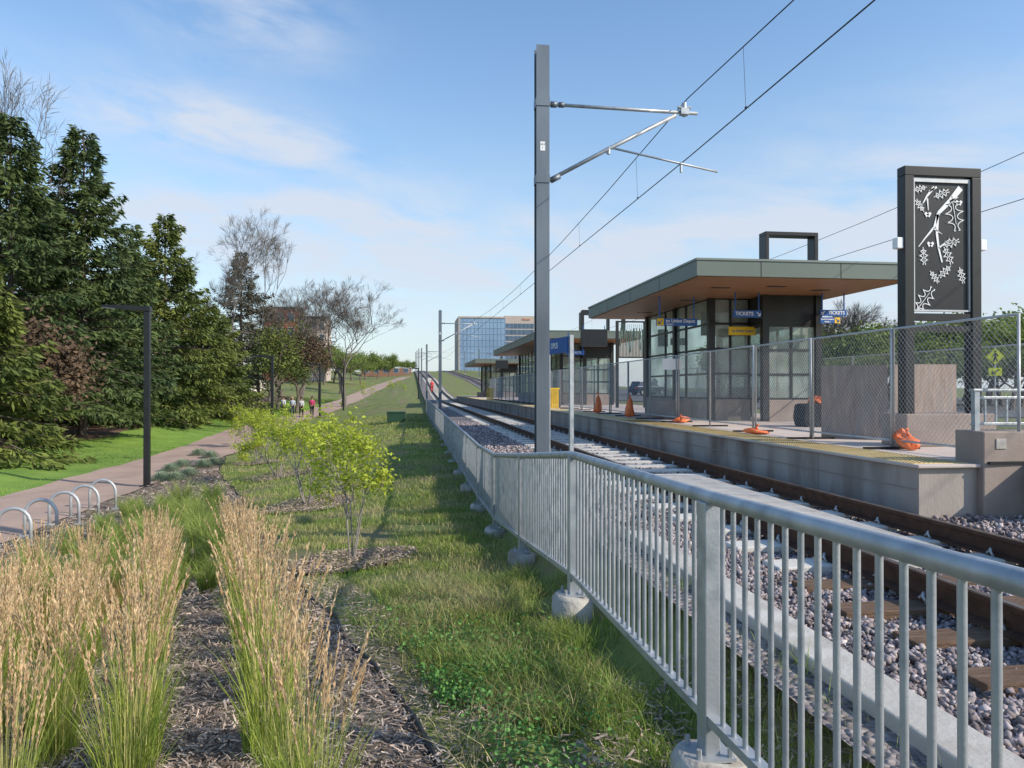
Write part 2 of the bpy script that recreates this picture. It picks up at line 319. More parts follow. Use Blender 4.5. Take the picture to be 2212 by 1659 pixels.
for rx in (3.33,4.77):
    for s in (-1,1):
        q=MB(); clip(q,rx,2.2,-1.36,s); q.build('rail_clip','galv_fence',tt,True)
for k in range(1,6): copy_tree(tt,(4.0+.06*(k%2),2.2+.58*k,-1.42))
for k in range(3):
    y0=5.95+k*1.85
    o=MB().box(3.62,4.45,y0,y0+1.83,-1.40,-1.33).build('concrete_panel','conc',bevel=.01); tag(o,['flat grey concrete cover panel between the rails, the nearest of three','flat grey concrete cover panel between the rails, the middle of three','flat grey concrete cover panel between the rails, the farthest of three'][k],'concrete panel')
o=MB().prism([(2.0,-1.95),(2.25,-1.95),(2.25,-1.36),(2.0,-1.36)],lambda a,b,t:(a+.05*(t-3)/4,t,b),-1,7.2).build('concrete_kerb','conc',bevel=.012); tag(o,'long pale concrete kerb between the railing and the ballast','kerb')
# ------------------------------------------------------------------ platform
pf=thing('station_platform','raised concrete station platform with stained wall and yellow tactile edge','platform',(5.55,7.8,-1.5))
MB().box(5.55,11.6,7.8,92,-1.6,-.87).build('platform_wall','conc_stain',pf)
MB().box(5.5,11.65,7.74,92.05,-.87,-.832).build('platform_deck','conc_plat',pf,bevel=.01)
mb=MB()
for k in range(137):
    y=7.85+k*.615; mb.box(5.52,6.2,y,y+.6,-.832,-.826)
mb.build('tactile_strip','tactile',pf)
gx=np.arange(5.56,6.18,.06); gy=np.arange(7.9,20,.06); X,Y=np.meshgrid(gx,gy); X=X.ravel();Y=Y.ravel(); n=len(X)
oc=np.array([(.013,0,0),(0,.013,0),(-.013,0,0),(0,-.013,0),(.007,.007,.006),(-.007,.007,.006),(-.007,-.007,.006),(.007,-.007,.006)])
V=(np.stack([X,Y,X*0-.826],1)[:,None]+oc[None]).reshape(-1,3)-np.array([5.55,7.8,-1.5]); f=np.array([[4,5,6,7],[0,1,5,4],[1,2,6,5],[3,0,4,7]])
tag(link('tactile_domes',np_mesh('tactile_domes',V,(np.arange(n)[:,None,None]*8+f[None]).reshape(-1,4)),'tactile',pf),kind='stuff')
mb=MB()
for k in range(26): mb.box(5.545,5.5502,9.9+k*3.05,9.912+k*3.05,-1.5,-.872)
mb.box(5.543,5.5501,7.8,92,-1.115,-1.105); mb.build('wall_joints','conc_wall',pf)
t=thing('end_wall','brownish concrete parapet block at the near end of the platform','wall',(6.15,7.6,-1.5))
MB().box(6.25,10.5,7.7,8.15,-1.55,-.47).box(6.75,10.5,7.1,7.69,-1.55,-.82).build('wall_block','conc_wall',t,bevel=.015)
MB().box(6.4,6.52,7.69,7.699,-.66,-.55).build('cover_plate','conc',t)
t=thing('handrail','grey steel guard railing on the parapet at the right edge','railing',(6.3,7.9,-.46))
mb=MB(); mb.box(6.28,10.4,7.88,7.96,-.03,.0).box(6.28,10.4,7.9,7.94,-.115,-.085).box(6.28,10.4,7.9,7.94,-.41,-.38); mb.build('rails','galv',t,bevel=.005)
for k in range(4): MB().box(6.3+k*1.3,6.36+k*1.3,7.89,7.95,-.47,-.03).build('post','galv',t)
for k in range(29):
    x=6.44+k*.135
    MB().box(x,x+.018,7.91,7.93,-.385,-.11).build('baluster','galv',t)
# ------------------------------------------------------------------ foreground railing
RX=1.3
def RZ(y): return float(np.interp(y,[-1,1.5,3.24,6.08,8.9,11.8,14.7,30,50,62],[-.385,-.415,-.475,-.53,-.78,-1.02,-1.08,-.97,-.84,-.80]))
rail=thing('railing','long galvanised steel railing of vertical bars running beside the near track','railing',(RX,0,-1.6))
ypts=[-.6,.4,1.5,2.3,3.24,4.7,6.0,6.15,8.9,11.8,13,14.7]+list(range(17,63,3))
MB().tube([(RX,y,RZ(y)) for y in ypts],.031,14).build('top_rail','galv',rail,True)
MB().sweep([(-.025,-.02),(.025,-.02),(.025,.02),(-.025,.02)],[(RX,y,RZ(y)-.96) for y in ypts]).build('bottom_rail','galv',rail)
posts=[.4+2.84*k for k in range(22)]
for y in posts:
    z=RZ(y); MB().box(RX-.035,RX+.035,y-.05,y+.05,z-1.12,z-.02).build('post','galv',rail,bevel=.006)
    q=MB().box(RX-.09,RX+.09,y-.09,y+.09,z-1.125,z-1.11)
    for a in(-1,1):
        for b in(-1,1): q.tube([(RX+a*.07,y+b*.07,z-1.115),(RX+a*.07,y+b*.07,z-1.07)],.012,6)
    q.build('base_plate','galv',rail)
    MB().tube([(RX,y,z-1.7),(RX,y,z-1.15),(RX+.004,y,z-1.125)],[.172,.165,.14],18).build('concrete_footing','footconc',rail,True)
y=1.13; cnt=0; rest=MB()
while y<61:
    if min(abs(y-p) for p in posts)>.07:
        z=RZ(y)
        if cnt<98: MB().tube([(RX,y,z-.945),(RX,y,z-.02)],.0115,8,False).build('baluster','galv',rail,True); cnt+=1
        else: rest.tube([(RX,y,z-.945),(RX,y,z-.02)],.0115,4,False)
    y+=.1085
tag(rest.build('balusters','galv',rail),kind='stuff')
# ------------------------------------------------------------------ masts & wires
def mast(X,Y,z0,H,s,lab,group,full=True):
    t=thing('catenary_mast',lab,'mast',(X,Y,z0),0,group)
    m=MB(); top=z0+H
    m.box(X-.095,X+.095,Y-.1,Y-.088,z0,top).box(X-.095,X+.095,Y+.088,Y+.1,z0,top).box(X-.006,X+.006,Y-.0878,Y+.0878,z0,top)
    m.build('column','galv_dark',t)
    MB().box(X-.2,X+.2,Y-.2,Y+.2,z0-.1,z0+.03).build('base','conc',t)
    tx=X+s*2.35; zt=top-.82; zb=top-1.93
    MB().tube([(X+s*.1,Y,zt),(tx,Y,zt-.03)],.027 if full else .03,8).build('cantilever_arm','galv',t,True)
    MB().tube([(X+s*.1,Y,zb),(X+s*1.0,Y,zb+.5),(tx-s*.33,Y,zt-.07)],.03,8).build('diagonal_brace','galv',t,True)
    MB().tube([(X+s*1.0,Y,zb+.52),(tx+s*.32,Y,zb+.22)],.016,6).build('registration_arm','galv',t,True)
    if full:
        MB().tube([(X+s*.13,Y,zt),(X+s*.22,Y,zt)],.045,10).build('insulator','galv_dark',t,True); MB().tube([(X+s*.25,Y,zt),(X+s*.33,Y,zt)],.04,10).build('insulator','galv_dark',t,True)
        MB().tube([(X+s*.13,Y,zb),(X+s*.26,Y,zb+.07)],.045,10).build('insulator','galv_dark',t,True)
        MB().tube([(tx-s*.2,Y,zt-.08),(tx-s*.2,Y,zt+.12)],.035,8).tube([(tx-s*.3,Y,zt+.05),(tx-s*.1,Y,zt+.05)],.022,8).box(tx-.26,tx-.14,Y-.05,Y+.05,zt-.06,zt+.03).build('wire_clamp','galv',t)
        MB().tube([(X+s*1.0,Y,zb+.52),(X+s*.99,Y,zb+.42)],.03,8).build('steady_clamp','galv',t); MB().tube([(tx-s*.25,Y,zb+.30),(tx-s*.25,Y,zb+.19)],.02,8).build('steady_clamp','galv',t)
        MB().box(X-.04,X+.03,Y-.103,Y-.1005,3.43,3.56).build('number_plate','white',t)
        for i,sx in enumerate(('10.5','1')): text(sx,.038,'black',t,(-.005,-.1045,3.52-i*.05-z0),(R(90),0,0),.0005)
        for zz in (zt,zb): MB().box(X-.1,X+.1,Y-.112,Y+.112,zz-.06,zz+.06).build('bracket','galv_dark',t)
    return t
mast(1.9,11.0,-1.5,6.46,1,'tall grey steel catenary mast standing right behind the railing',None)
mast(1.9,48.6,-1.45,6.4,1,'second grey catenary mast along the track, beside the railing end',None)
for i,y in enumerate((87,125,163,205,250)):
    z=float(-1.45+rise(y)); mast(1.9,y,z,6.4,1,'small distant catenary mast on the left of the tracks, where the line climbs','catenary masts in the distance left of the line',False)
for i,y in enumerate((92,130,170,215)):
    z=float(-1.45+rise(y)); mast(15.3,y,z,6.4,-1,'small distant catenary mast on the right of the tracks beyond the platform','catenary masts in the distance right of the line',False)
sup=[-27,11,48.6,87,125,163,205,250,300]
def wires(X,zc,zm,side,sg):
    pts=[];pm=[]
    for a,b in zip(sup[:-1],sup[1:]):
        for k in range(8):
            u=k/8; y=a+(b-a)*u; e=(float(rise(a))*(1-u)+float(rise(b))*u); st=.12*(1 if sup.index(a)%2 else -1)*(1-2*u)*sg
            pts.append((X+st,y,zc+e)); pm.append((X+st*.7,y,zm+e-.5*4*u*(1-u)))
    tag(MB().tube(pts,.0085,5).build('contact_wire','wire'),'lower overhead contact wire above the %s track'%side,'wire')
    tag(MB().tube(pm,.008,5).build('messenger_wire','wire'),'upper overhead messenger wire above the %s track'%side,'wire')
    P=np.array(pts);Q=np.array(pm)
    for y in [9.05,13.6,18.3,23,28,33,38,43,54,60,67,75]:
        a=[np.interp(y,P[:,1],P[:,i]) for i in(0,2)]; b=[np.interp(y,Q[:,1],Q[:,i]) for i in(0,2)]
        q=MB().tube([(a[0],y,a[1]),(b[0],y,b[1])],.003,4).tube([(a[0],y-.02,a[1]+.02),(a[0],y+.02,a[1]+.02)],.012,5)
        tag(q.build('dropper_wire','wire'),'thin vertical dropper linking the two overhead wires above the %s track'%side,'wire','droppers above the %s track'%side)
wires(4.02,3.47,4.33,'near',1); wires(12.9,4.0,5.15,'far',-1)
# ------------------------------------------------------------------ shelters
def glazed(p0,p1,z0,z1,nx,nz,par,w=.06):
    p0=Vector((*p0,0));p1=Vector((*p1,0)); mb=MB()
    for i in range(nx+1):
        p=p0.lerp(p1,i/nx); mb.bar((p.x,p.y,z0),(p.x,p.y,z1),w,w)
    for j in range(nz+1):
        z=z0+(z1-z0)*j/nz; mb.bar((p0.x,p0.y,z),(p1.x,p1.y,z),w*.9,w*.9)
    f=mb.build('glazed_wall','dark',par)
    g=MB().bar((p0.x,p0.y,(z0+z1)/2),(p1.x,p1.y,(z0+z1)/2),.012,z1-z0); o=g.build('glass_pane','glass',par); o.parent=f; return f
def shelter(y0,Ln,lab,dx=0):
    t=thing('platform_shelter',lab,'shelter',(8.6,y0,-.83)); x0,x1=6.1,11.15
    MB().box(x0,x1,y0,y0+Ln,2.43,2.76).build('roof','fascia',t)
    MB().box(x0-.02,x1+.02,y0-.02,y0+Ln+.02,2.765,2.81).build('roof_edge','fascia2',t)
    MB().box(x0+.06,x1-.06,y0+.06,y0+Ln-.06,2.405,2.428).build('soffit','soffit',t)
    q=MB()
    n=max(3,int(Ln/2.5))
    for k in range(1,n): q.box(x0-.004,x0,y0+Ln*k/n-.008,y0+Ln*k/n+.008,2.43,2.765)
    for k in (1.45,3.3): q.box(x0+k-.008,x0+k+.008,y0-.004,y0,2.43,2.765)
    q.build('panel_joints','black',t)
    for (a,b) in ((1.0,1.6),(2.2,1.2),(3.6,1.7),(1.2,4.2),(2.4,5.5),(1.0,7.6)):
        MB().box(x0+a,x0+a+.45,y0+b,y0+b+.14,2.396,2.404).build('ceiling_light','black',t)
    ys_=y0+3.7; ye=y0+Ln-.9
    MB().box(7.85,8.02,ys_,ye,-.832,-.28).box(8.02,9.0,ys_,ys_+.17,-.832,-.28).build('base_wall','conc_wall',t,bevel=.01)
    MB().box(9.0,10.45,ys_-.9,ys_-.75,-.832,-.28).build('base_wall','conc_wall',t,bevel=.01); MB().box(6.75,7.84,ys_+1.2,ys_+1.9,-.832,-.33).build('bench_wall','conc_wall',t,bevel=.01)
    nseg=max(3,int((ye-ys_)/1.4))
    glazed((7.93,ys_+.08),(7.93,ye),-.26,2.4,nseg,4,t)
    glazed((7.95,ys_+.08),(9.0,ys_+.08),-.26,2.4,2,4,t)
    glazed((9.02,ys_-.83),(10.43,ys_-.83),-.26,1.62,2,3,t)
    glazed((10.43,ys_-.78),(10.43,ye),-.26,2.4,nseg,4,t)
    glazed((9.0,ys_-.78),(9.0,ys_+.05),-.26,1.62,1,3,t)
    MB().box(9.0,10.46,ys_-.87,ye-2,1.66,2.40).build('header_panel','dark',t)
    for x,y in ((9.0,ys_-.85),(10.44,ys_-.85),(7.93,ys_+.05),(7.93,ye),(10.44,ye),(7.93,(ys_+ye)/2)):
        MB().box(x-.085,x+.085,y-.085,y+.085,-.832,2.404).build('column','dark',t)
    MB().box(9.5,9.95,ys_+1.5,ys_+3.6,-.40,-.34).box(9.55,9.9,ys_+1.7,ys_+1.8,-.832,-.40).box(9.55,9.9,ys_+3.3,ys_+3.4,-.832,-.40).box(9.9,9.95,ys_+1.5,ys_+3.6,-.34,.05).build('bench','dark',t)
    q=MB(); yp=y0+3.4
    for (a,b,c,d) in ((9.3+dx,9.4+dx,2.8,4.06),(10.68+dx,10.78+dx,2.8,4.06),(9.3+dx,10.78+dx,4.06,4.16)): q.box(a,b,yp,yp+.4,c,d)
    q.build('roof_frame','dark',t,bevel=.01)
    return t
shelter(15.8,10.1,'nearest platform shelter with grey green flat roof, wood soffit and dark glazed walls')
shelter(36.2,20,'second platform shelter behind the nearest one, long flat roof beyond the mast',-.3)
shelter(72,14,'farthest small platform shelter at the end of the platform',-.3)
def sign(p,w,h,m,lab,cat='sign',rz=0,posts=None,txt=(),th=.05,arrow=None):
    t=thing('hanging_sign' if posts else 'sign',lab,cat,p,rz)
    MB().box(-w/2,w/2,-th/2,th/2,-h/2,h/2).build('sign_panel',m,t,W=False,bevel=.004)
    if posts:
        for x in (-w*.42,w*.42): MB().tube([(x,0,h/2),(x,0,posts)],.018,8).build('hanger','blue',t,W=False)
    for (s,x,z,sz,mm,al) in txt: text(s,sz,mm,t,(x,-th/2-.003,z),(R(90),0,0),.001,align=al,bold=.002)
    if arrow:
        ax,mm,dx,bx=arrow
        if bx: MB().box(ax-h*.48,ax+h*.48,-th/2-.003,-th/2-.0005,-h*.48,h*.48).build('arrow_panel','signy',t,W=False)
        a=h*.25; q=MB(); y=-th/2-.006
        q.bar((ax-dx*a,y,a),(ax+dx*a,y,-a),.02,.004,(0,1,0)); q.bar((ax+dx*a,y,-a),(ax+dx*a,y,a*.4),.02,.004,(0,1,0)); q.bar((ax+dx*a,y,-a),(ax-dx*a*.4,y,-a),.02,.004,(0,1,0)); q.build('arrow',mm,t,W=False)
    return t
p=at(1462,696,20); sign(p,1.1,.19,'blue','blue hanging sign to Union Depot with yellow arrow box under the nearest roof',posts=2.42-p.z,txt=(('to Union Depot',-.3,.03,.12,'white','LEFT'),('TRACK 2',-.3,-.06,.05,'white','LEFT')),arrow=(-.45,'blue',-1,True))
p=at(1614,678,19.2); sign(p,.73,.175,'blue','blue TICKETS sign left of the dark ticket bay under the nearest roof',txt=(('TICKETS',-.08,0,.125,'white','CENTER'),),arrow=(.29,'white',1,False),posts=2.42-p.z)
p=at(1604,715,20.2); sign(p,.75,.22,'signy','yellow sign below the blue TICKETS sign on the glazed front',txt=(('to Union Depot',0,0,.09,'blue','CENTER'),))
p=at(1800,676,19.4); sign(p,.7,.15,'blue','blue TICKETS sign hanging at the right end of the roof',posts=2.42-p.z,txt=(('TICKETS',.08,0,.115,'white','CENTER'),),arrow=(-.28,'white',-1,False))
p=at(1793,692,19.4); sign(p,.54,.15,'blue','small blue sign with yellow arrow directly below the right TICKETS sign',txt=(('SouthWest Station',-.08,.025,.045,'white','CENTER'),('TRACK 1',-.08,-.04,.04,'white','CENTER')),arrow=(.19,'blue',1,True))
p=at(1465,738,24.5); sign(p,.5,.22,'blue','small blue OPUS sign on the side of the nearest shelter',txt=(('OPUS',0,0,.12,'white','CENTER'),))
p=at(1432,730,27); sign(p,.36,.6,'blue','dark blue upright display panel behind the hanging sign under the roof',txt=(('OPUS',0,.1,.09,'white','CENTER'),))
p=at(1283,730,34); sign(p,1.15,.75,'black','large black display box hanging before the second roof','display',posts=.55,th=.3)
p=at(1084,787,68); sign(p,1.1,.7,'black','small black display box hanging under the far roof','display',posts=.5,th=.3)
p=at(1243,762,34.6); sign(p,.8,.2,'blue','distant blue TICKETS sign under the second roof left side',posts=.9,txt=(('TICKETS',0,0,.14,'white','CENTER'),))
sign((6.53,18.6,.62),.5,.28,'white','blank white notice fixed to the chain link fence',th=.01)
a=at(1184,840,13.0); b=at(1234,840,12.0); u=(b-a).normalized(); rz=math.atan2(u.y,u.x); c=(a+b)/2
t=thing('station_name_sign','blue OPUS station name sign on two thin grey posts beside the mast','sign',(c.x,c.y,-1.43),rz); hl=(b-a).length/2
for s in(-1,1): MB().box(s*hl-.03,s*hl+.03,-.03,.03,0,2.27).build('post','galv',t,W=False)
MB().box(-hl-.1,hl-.03,-.06,-.035,2.0,2.25).build('sign_panel','blue',t,W=False)
text('OPUS',.13,'white',t,(-.06,-.064,2.125),(R(90),0,0),.001,bold=.001)
# totem
t=thing('totem_sign','tall dark framed panel with white oak branch artwork on two posts','totem',(7.72,10.4,-.83))
MB().box(7.03,8.45,10.15,10.75,-.832,-.36).build('pedestal','conc_wall',t,bevel=.02)
for x in (7.18,8.25): MB().box(x-.075,x+.075,10.28,10.46,-.36,3.1).build('post','dark',t,bevel=.01)
MB().box(7.105,8.325,10.28,10.46,3.1,3.24).build('top_bar','dark',t,bevel=.01)
MB().box(7.257,8.173,10.3,10.45,1.0,1.1).box(7.257,8.173,10.3,10.45,.84,.92).build('lower_bar','dark',t)
MB().box(7.28,8.15,10.34,10.37,1.13,3.05).build('art_panel','black',t)
MB().box(7.262,7.285,10.31,10.345,1.13,3.08).box(8.145,8.168,10.31,10.345,1.13,3.08).box(7.285,8.145,10.31,10.345,1.13,1.155).box(7.285,8.145,10.31,10.345,3.02,3.08).build('panel_trim','galv_fence',t)
def apx(px,py): return (7.29+(px-1965)/125*.85, 1.13+(665-py)/280*1.93)
YA=10.331
def strip(br,pts,ws):
    for (p,q,w0,w1) in zip(pts[:-1],pts[1:],ws[:-1],ws[1:]):
        p=Vector(p);q=Vector(q);d=(q-p); nrm=Vector((-d.y,d.x)).normalized()
        poly=[p-nrm*w0,q-nrm*w1,q+nrm*w1,p+nrm*w0]; br.prism([tuple(v) for v in poly],lambda a,b,t:(a,t,b),YA,YA+.006)
br=MB()
for pts,ws in (([(2074,400),(2050,428),(2022,455),(2012,485),(1990,510),(1975,528)],[.045,.036,.025,.016,.010,.005]),([(2020,458),(2018,500),(2022,530),(2030,560)],[.022,.018,.014,.011]),
    ([(2022,530),(2045,512)],[.012,.004]),([(2010,488),(2030,500)],[.011,.003]),([(2048,430),(2068,420)],[.014,.005])): strip(br,[apx(*q) for q in pts],ws)
br.build('main_branch','white',t)
br=MB()
for pts,ws in (([(2012,400),(1995,420),(1983,440)],[.02,.015,.005]),([(2000,410),(2018,400)],[.012,.014]),([(1996,425),(1998,450)],[.012,.005])): strip(br,[apx(*q) for q in pts],ws)
br.build('small_branch','white',t)
def oak(px,py,L,ang,w=.0055):
    br=MB(); c=Vector(apx(px,py)); L=L*1.1/150.; ax=Vector((math.cos(ang),math.sin(ang))); pr=Vector((-ax.y,ax.x))
    for s in(-1,1):
        pts=[]
        for i in range(37):
            u=i/36; hw=.38*(math.sin(math.pi*min(1,u*.98+.01))**.6)*(.60+.40*math.cos(2*math.pi*3.5*u+math.pi)); lean=.05*math.sin(2*math.pi*3.5*u); pts.append(tuple(c+ax*L*(u-.5+lean)+pr*s*L*hw))
        strip(br,pts,[w]*37)
    strip(br,[tuple(c-ax*L*.6),tuple(c+ax*L*.3)],[w,w*.5]); br.build('oak_leaf','white',t)
for a in ((1978,405,26,3.4),(2030,414,32,.4),(2060,458,64,-1.4),(1978,440,26,2.2),(2052,518,34,.3),(1987,549,32,-1.5),(2044,546,34,-1.1),(1990,638,54,.9),(2076,588,30,-1.3),(2036,580,30,-2.4),(2012,592,26,-.9)): oak(*a)
for (ax_,ay_) in ((1997,455),(2003,518),(2070,428)):
    c=apx(ax_,ay_); br=MB(); strip(br,[(c[0]-.045,c[1]),(c[0],c[1]-.05),(c[0]+.045,c[1])],[.016,.032,.016]); br.build('acorn','white',t)
for x in (7.05,8.38): MB().box(x-.05,x+.05,10.3,10.42,2.04,2.2).build('side_light','white',t,bevel=.01)
# art screen under second roof
t=thing('art_screen','brown and teal vertical slat art screen on dark posts before the second roof','art screen',(7.7,33,-.83)); p0=at(1340,840,33.4);p1=at(1400,840,33.6)
q=MB()
for x in (p0.x,p1.x): MB().box(x-.06,x+.06,32.95,33.05,-.832,3.0).build('post','dark',t)
for k in range(17):
    x=p0.x+.1+(p1.x-p0.x-.2)*k/16; q.box(x-.02,x+.02,32.98,33.02,1.42,2.2+.5*abs(math.sin(k*1.7)))
q.build('slats','brownslat',t); q=MB()
for k in range(12):
    x=p0.x+.12+(p1.x-p0.x-.24)*k/11; q.bar((x,32.96,1.9+.3*math.sin(k)),(x+.05,32.96,2.85),.02,.01)
q.build('reeds','teal',t); MB().box(p0.x,p1.x,32.97,33.03,2.93,3.0).box(p0.x,p1.x,32.97,33.03,1.36,1.42).build('frame','dark',t)
t=thing('roof_frame_hoop','dark rectangular frame rising above the second shelter roof','frame',(8.9,38,2.8)); a=at(1257,840,38.5);b=at(1355,840,38.8)
MB().box(a.x,a.x+.12,38,38.4,2.815,3.75).box(b.x-.12,b.x,38,38.4,2.815,3.75).box(a.x,b.x,38,38.4,3.75,3.87).build('hoop','dark',t)
# ------------------------------------------------------------------ chain link panels
def linkpanel(name,Lp,H,lab,group):
    t=thing(name,lab,'fence panel',(0,0,0),0,group); q=MB()
    q.tube([(0,0,.02),(0,0,H),(0,Lp,H),(0,Lp,.02)],.02,6); q.tube([(0,0,.12),(0,Lp,.12)],.016,6); q.build('frame','galv_fence',t,True,W=False)
    w=MB(); s=.075
    def seg(y0,z0,y1,z1): w.tube([(0,y0,z0),(0,y1,z1)],.0020,3,False)
    c=-H
    while c<Lp:
        ya=max(0,c);yb=min(Lp,c+H-.12)
        if yb>ya+.02: seg(ya,.12+ya-c,yb,.12+yb-c); seg(Lp-ya,.12+ya-c,Lp-yb,.12+yb-c)
        c+=s
    w.build('wire_mesh','galv_fence',t,W=False)
    MB().box(-.4,.4,-.04,.04,0,.03).build('foot','black',t,W=False); return t
fp=linkpanel('fence_panel',2.12,1.66,'temporary chain link fence panel along the platform edge','temporary chain link panels along the platform edge')
fp.location=(6.7,7.72,-.83); fp.rotation_euler=(0,0,R(2)); fp['label']='nearest temporary chain link fence panel, before the totem sign'; fp['group']='temporary chain link panels'
y=9.85
while y<62:
    copy_tree(fp,(6.6,y,-.83),R(random.uniform(-1.2,1.2)),label='temporary chain link fence panel in the row along the platform edge'); y+=2.16
for k in range(9): copy_tree(fp,(11.3,12+k*2.16,-.83),0,label='chain link fence panel on the far side of the platform',group='chain link panels at the far platform edge')
# sandbags
def bag(x,y,s,lab,tall=1,sx=1.,up=False):
    r=random.Random(int(x*100+y*10)); V=[];n=18;m=11; ph1=r.uniform(0,6)
    for i in range(m):
        ph=math.pi*i/(m-1); u=i/(m-1)
        for j in range(n):
            th=2*math.pi*j/n
            if up:
                rr=(.05 if i==0 else 1)*(1-u)**.55*(1+.15*math.sin(3*th+i*.7+ph1)+r.uniform(-.06,.06))+.12*(i>0)*(i<m-1); V.append((rr*math.cos(th)*.15+.03*u,rr*math.sin(th)*.13,u*.62+ .02*math.sin(2*th)*(i>0)))
            else:
                rr=(math.sin(ph)**.7)*(1+.16*math.sin(3*th+i*.5+ph1)+.08*math.sin(7*th+i)+r.uniform(-.05,.05)); lean=.08*tall*(1-math.cos(ph))
                V.append((rr*math.cos(th)*.26*sx+lean*.5,rr*math.sin(th)*.17*sx,(1-math.cos(ph))*.06*tall*(1+.3*math.cos(th+ph1)+r.uniform(-.03,.03))))
    Fc=[(i*n+j,i*n+(j+1)%n,(i+1)*n+(j+1)%n,(i+1)*n+j) for i in range(m-1) for j in range(n)]
    me=bpy.data.meshes.new('sandbag'); me.from_pydata(V,[],Fc); t=thing('sandbag',lab,'sandbag',(x,y,-.825),r.uniform(0,3)); t.scale=(s,)*3
    link('bag',me,'orange',t,True)
    zt=.6 if up else .1*tall
    MB().tube([(.03,0,zt),(.05,.02,zt+.06),(.02,.05,zt+.11)],[.03,.015,.03],6).build('tied_end','orange',t,True,W=False)
bag(6.72,9.62,.85,'orange sandbag slumped at the foot of the nearest fence post',tall=2.2,sx=.8)
bag(6.35,13.4,.9,'flattened orange sandbag on the platform between the first fence feet',tall=.8)
bag(6.6,18.2,.85,'orange sandbag pile at a fence foot below the white notice',tall=1.2)
bag(6.35,21.8,.95,'slim upright orange bag at the fence left of the white notice',up=True); bag(6.35,25.6,1.0,'slim upright orange bag farther along the fence near the grey cabinet',up=True)
# covered table, plywood
p=at(1778,920,17.0); t=thing('covered_table','low table draped in black cloth with orange netting heaped on top','table',(p.x,p.y,-.83),R(-8))
MB().prism([(-.52,0),(.54,0),(.56,.2),(.53,.46),(.48,.52),(-.48,.5),(-.53,.46),(-.56,.2)],lambda a,b,c:(a,c,b),-.32,.32).build('cloth','cloth',t,W=False,bevel=.03)
q=MB()
for k in range(46):
    a=random.uniform(-.34,.12);b=random.uniform(-.25,.2); q.tube([(a,b,.5),(a+.06,b+.04,.52+random.uniform(.06,.16)),(a+.13,b-.03,.52+random.uniform(0,.09)),(a+.2,b+.05,.5)],.018,5)
q.build('netting','orange',t,True,W=False)
tag(MB().prism([(0,0),(1,0),(1,1.22),(0,1.22)],lambda a,b,c:(6.95+a*.72+c,12.3-a*.75+c,-.83+b),0,.018).build('plywood_board','ply'),'weathered plywood board standing on edge left of the totem posts','plywood')
tag(MB().box(7.72,8.85,11.5,11.52,-.83,.4).build('plywood_board','ply'),'weathered plywood board standing behind the totem posts','plywood')
for px,py,d,lab in ((1195,882,33,'nearer bright yellow barrier of upright bars on the platform edge behind the mast'),(1059,864,56,'farther small yellow barrier on the platform edge')):
    p=at(px,py,d); t=thing('yellow_barrier',lab,'barrier',(p.x,p.y,-.83))
    for k in range(6): MB().box(p.x-.25+k*.085,p.x-.2+k*.085,p.y-.04,p.y+.04,-.83,-.02).build('bar','yellow',t)
    MB().box(p.x-.26,p.x+.28,p.y-.05,p.y+.05,-.02,.04).build('top_bar','yellow',t)
p=at(1318,870,44); t=thing('equipment_cabinet','grey upright equipment cabinet on the platform below the second roof','cabinet',(p.x,p.y,-.83))
MB().box(p.x-.33,p.x+.33,p.y,p.y+.5,-.83,1.35).build('cabinet_body','conc_wall',t,bevel=.02); MB().box(p.x-.28,p.x+.28,p.y-.012,p.y-.002,-.7,1.25).build('door','galv_dark',t)
# ------------------------------------------------------------------ lamps
def lamp(p,H,lab):
    t=thing('street_lamp',lab,'street lamp',p)
    MB().box(-.08,.08,-.08,.08,0,H-.04).build('pole','black',t,W=False,bevel=.01)
    MB().box(-.16,.16,-.16,.16,0,.04).build('base_plate','black',t,W=False)
    MB().prism([(.1,H-.14),(.1,H),(-.75,H+.03),(-1.2,H+.02),(-1.24,H-.03),(-.85,H-.07),(-.5,H-.12)],lambda a,b,c:(a,c,b),-.11,.11).build('lamp_arm','black',t,W=False,bevel=.01)
    MB().prism([(-.85,H-.09),(-.85,H-.065),(-1.2,H-.03),(-1.2,H-.05)],lambda a,b,c:(a,c,b),-.09,.09).build('light_panel','galv_fence',t,W=False); return t
for px,d,pyt,lab in ((318,22.2,662,'black street lamp with flat arm nearest the camera, right of the path'),(588,46,768,'second black street lamp from the camera beside the path'),(691,66,786,'third black street lamp from the camera beside the path'),(742,84,795,'fourth and smallest black street lamp beside the path')):
    p=at(px,pyt,d); g=G(p.x,p.y); lamp(Vector((p.x,p.y,g)),p.z-g,lab)
p=at(904,795,100); g=G(p.x,p.y); lamp(Vector((p.x,p.y,g)),p.z-g,'small distant street lamp left of the railing end')
for k in range(5):
    u=k/4; x=-7.1-.12*u; y=15.0+4.4*u; g=G(x,y)
    t=thing('bike_rack','%s curved grey bicycle hoop, counted from the left of the row beside the path'%['first','second','third','fourth','fifth'][k],'bike rack',(x,y,g),0,'bicycle hoops beside the path')
    zt=-2.16-g; r=.29; pts=[(-r,0,0),(-r,0,zt-r)]+[(-r*math.cos(a),0,zt-r+r*math.sin(a)) for a in np.linspace(.2,math.pi-.2,9)]+[(r,0,zt-r),(r,0,0)]
    MB().tube(pts,.033,10).build('hoop','galv_fence',t,True,W=False)
    for s in(-1,1): MB().box(s*r-.08,s*r+.08,-.06,.06,0,.04).build('base_plate','galv_fence',t,W=False)
p=on(856,912); t=thing('utility_box','dark green utility box on the grass left of the railing','utility box',p)
MB().box(-.55,.55,-.4,.4,0,.58).build('box_body','greenbox',t,W=False,bevel=.03); MB().box(-.58,.58,-.43,.43,.583,.66).build('lid','greenbox',t,W=False,bevel=.02)
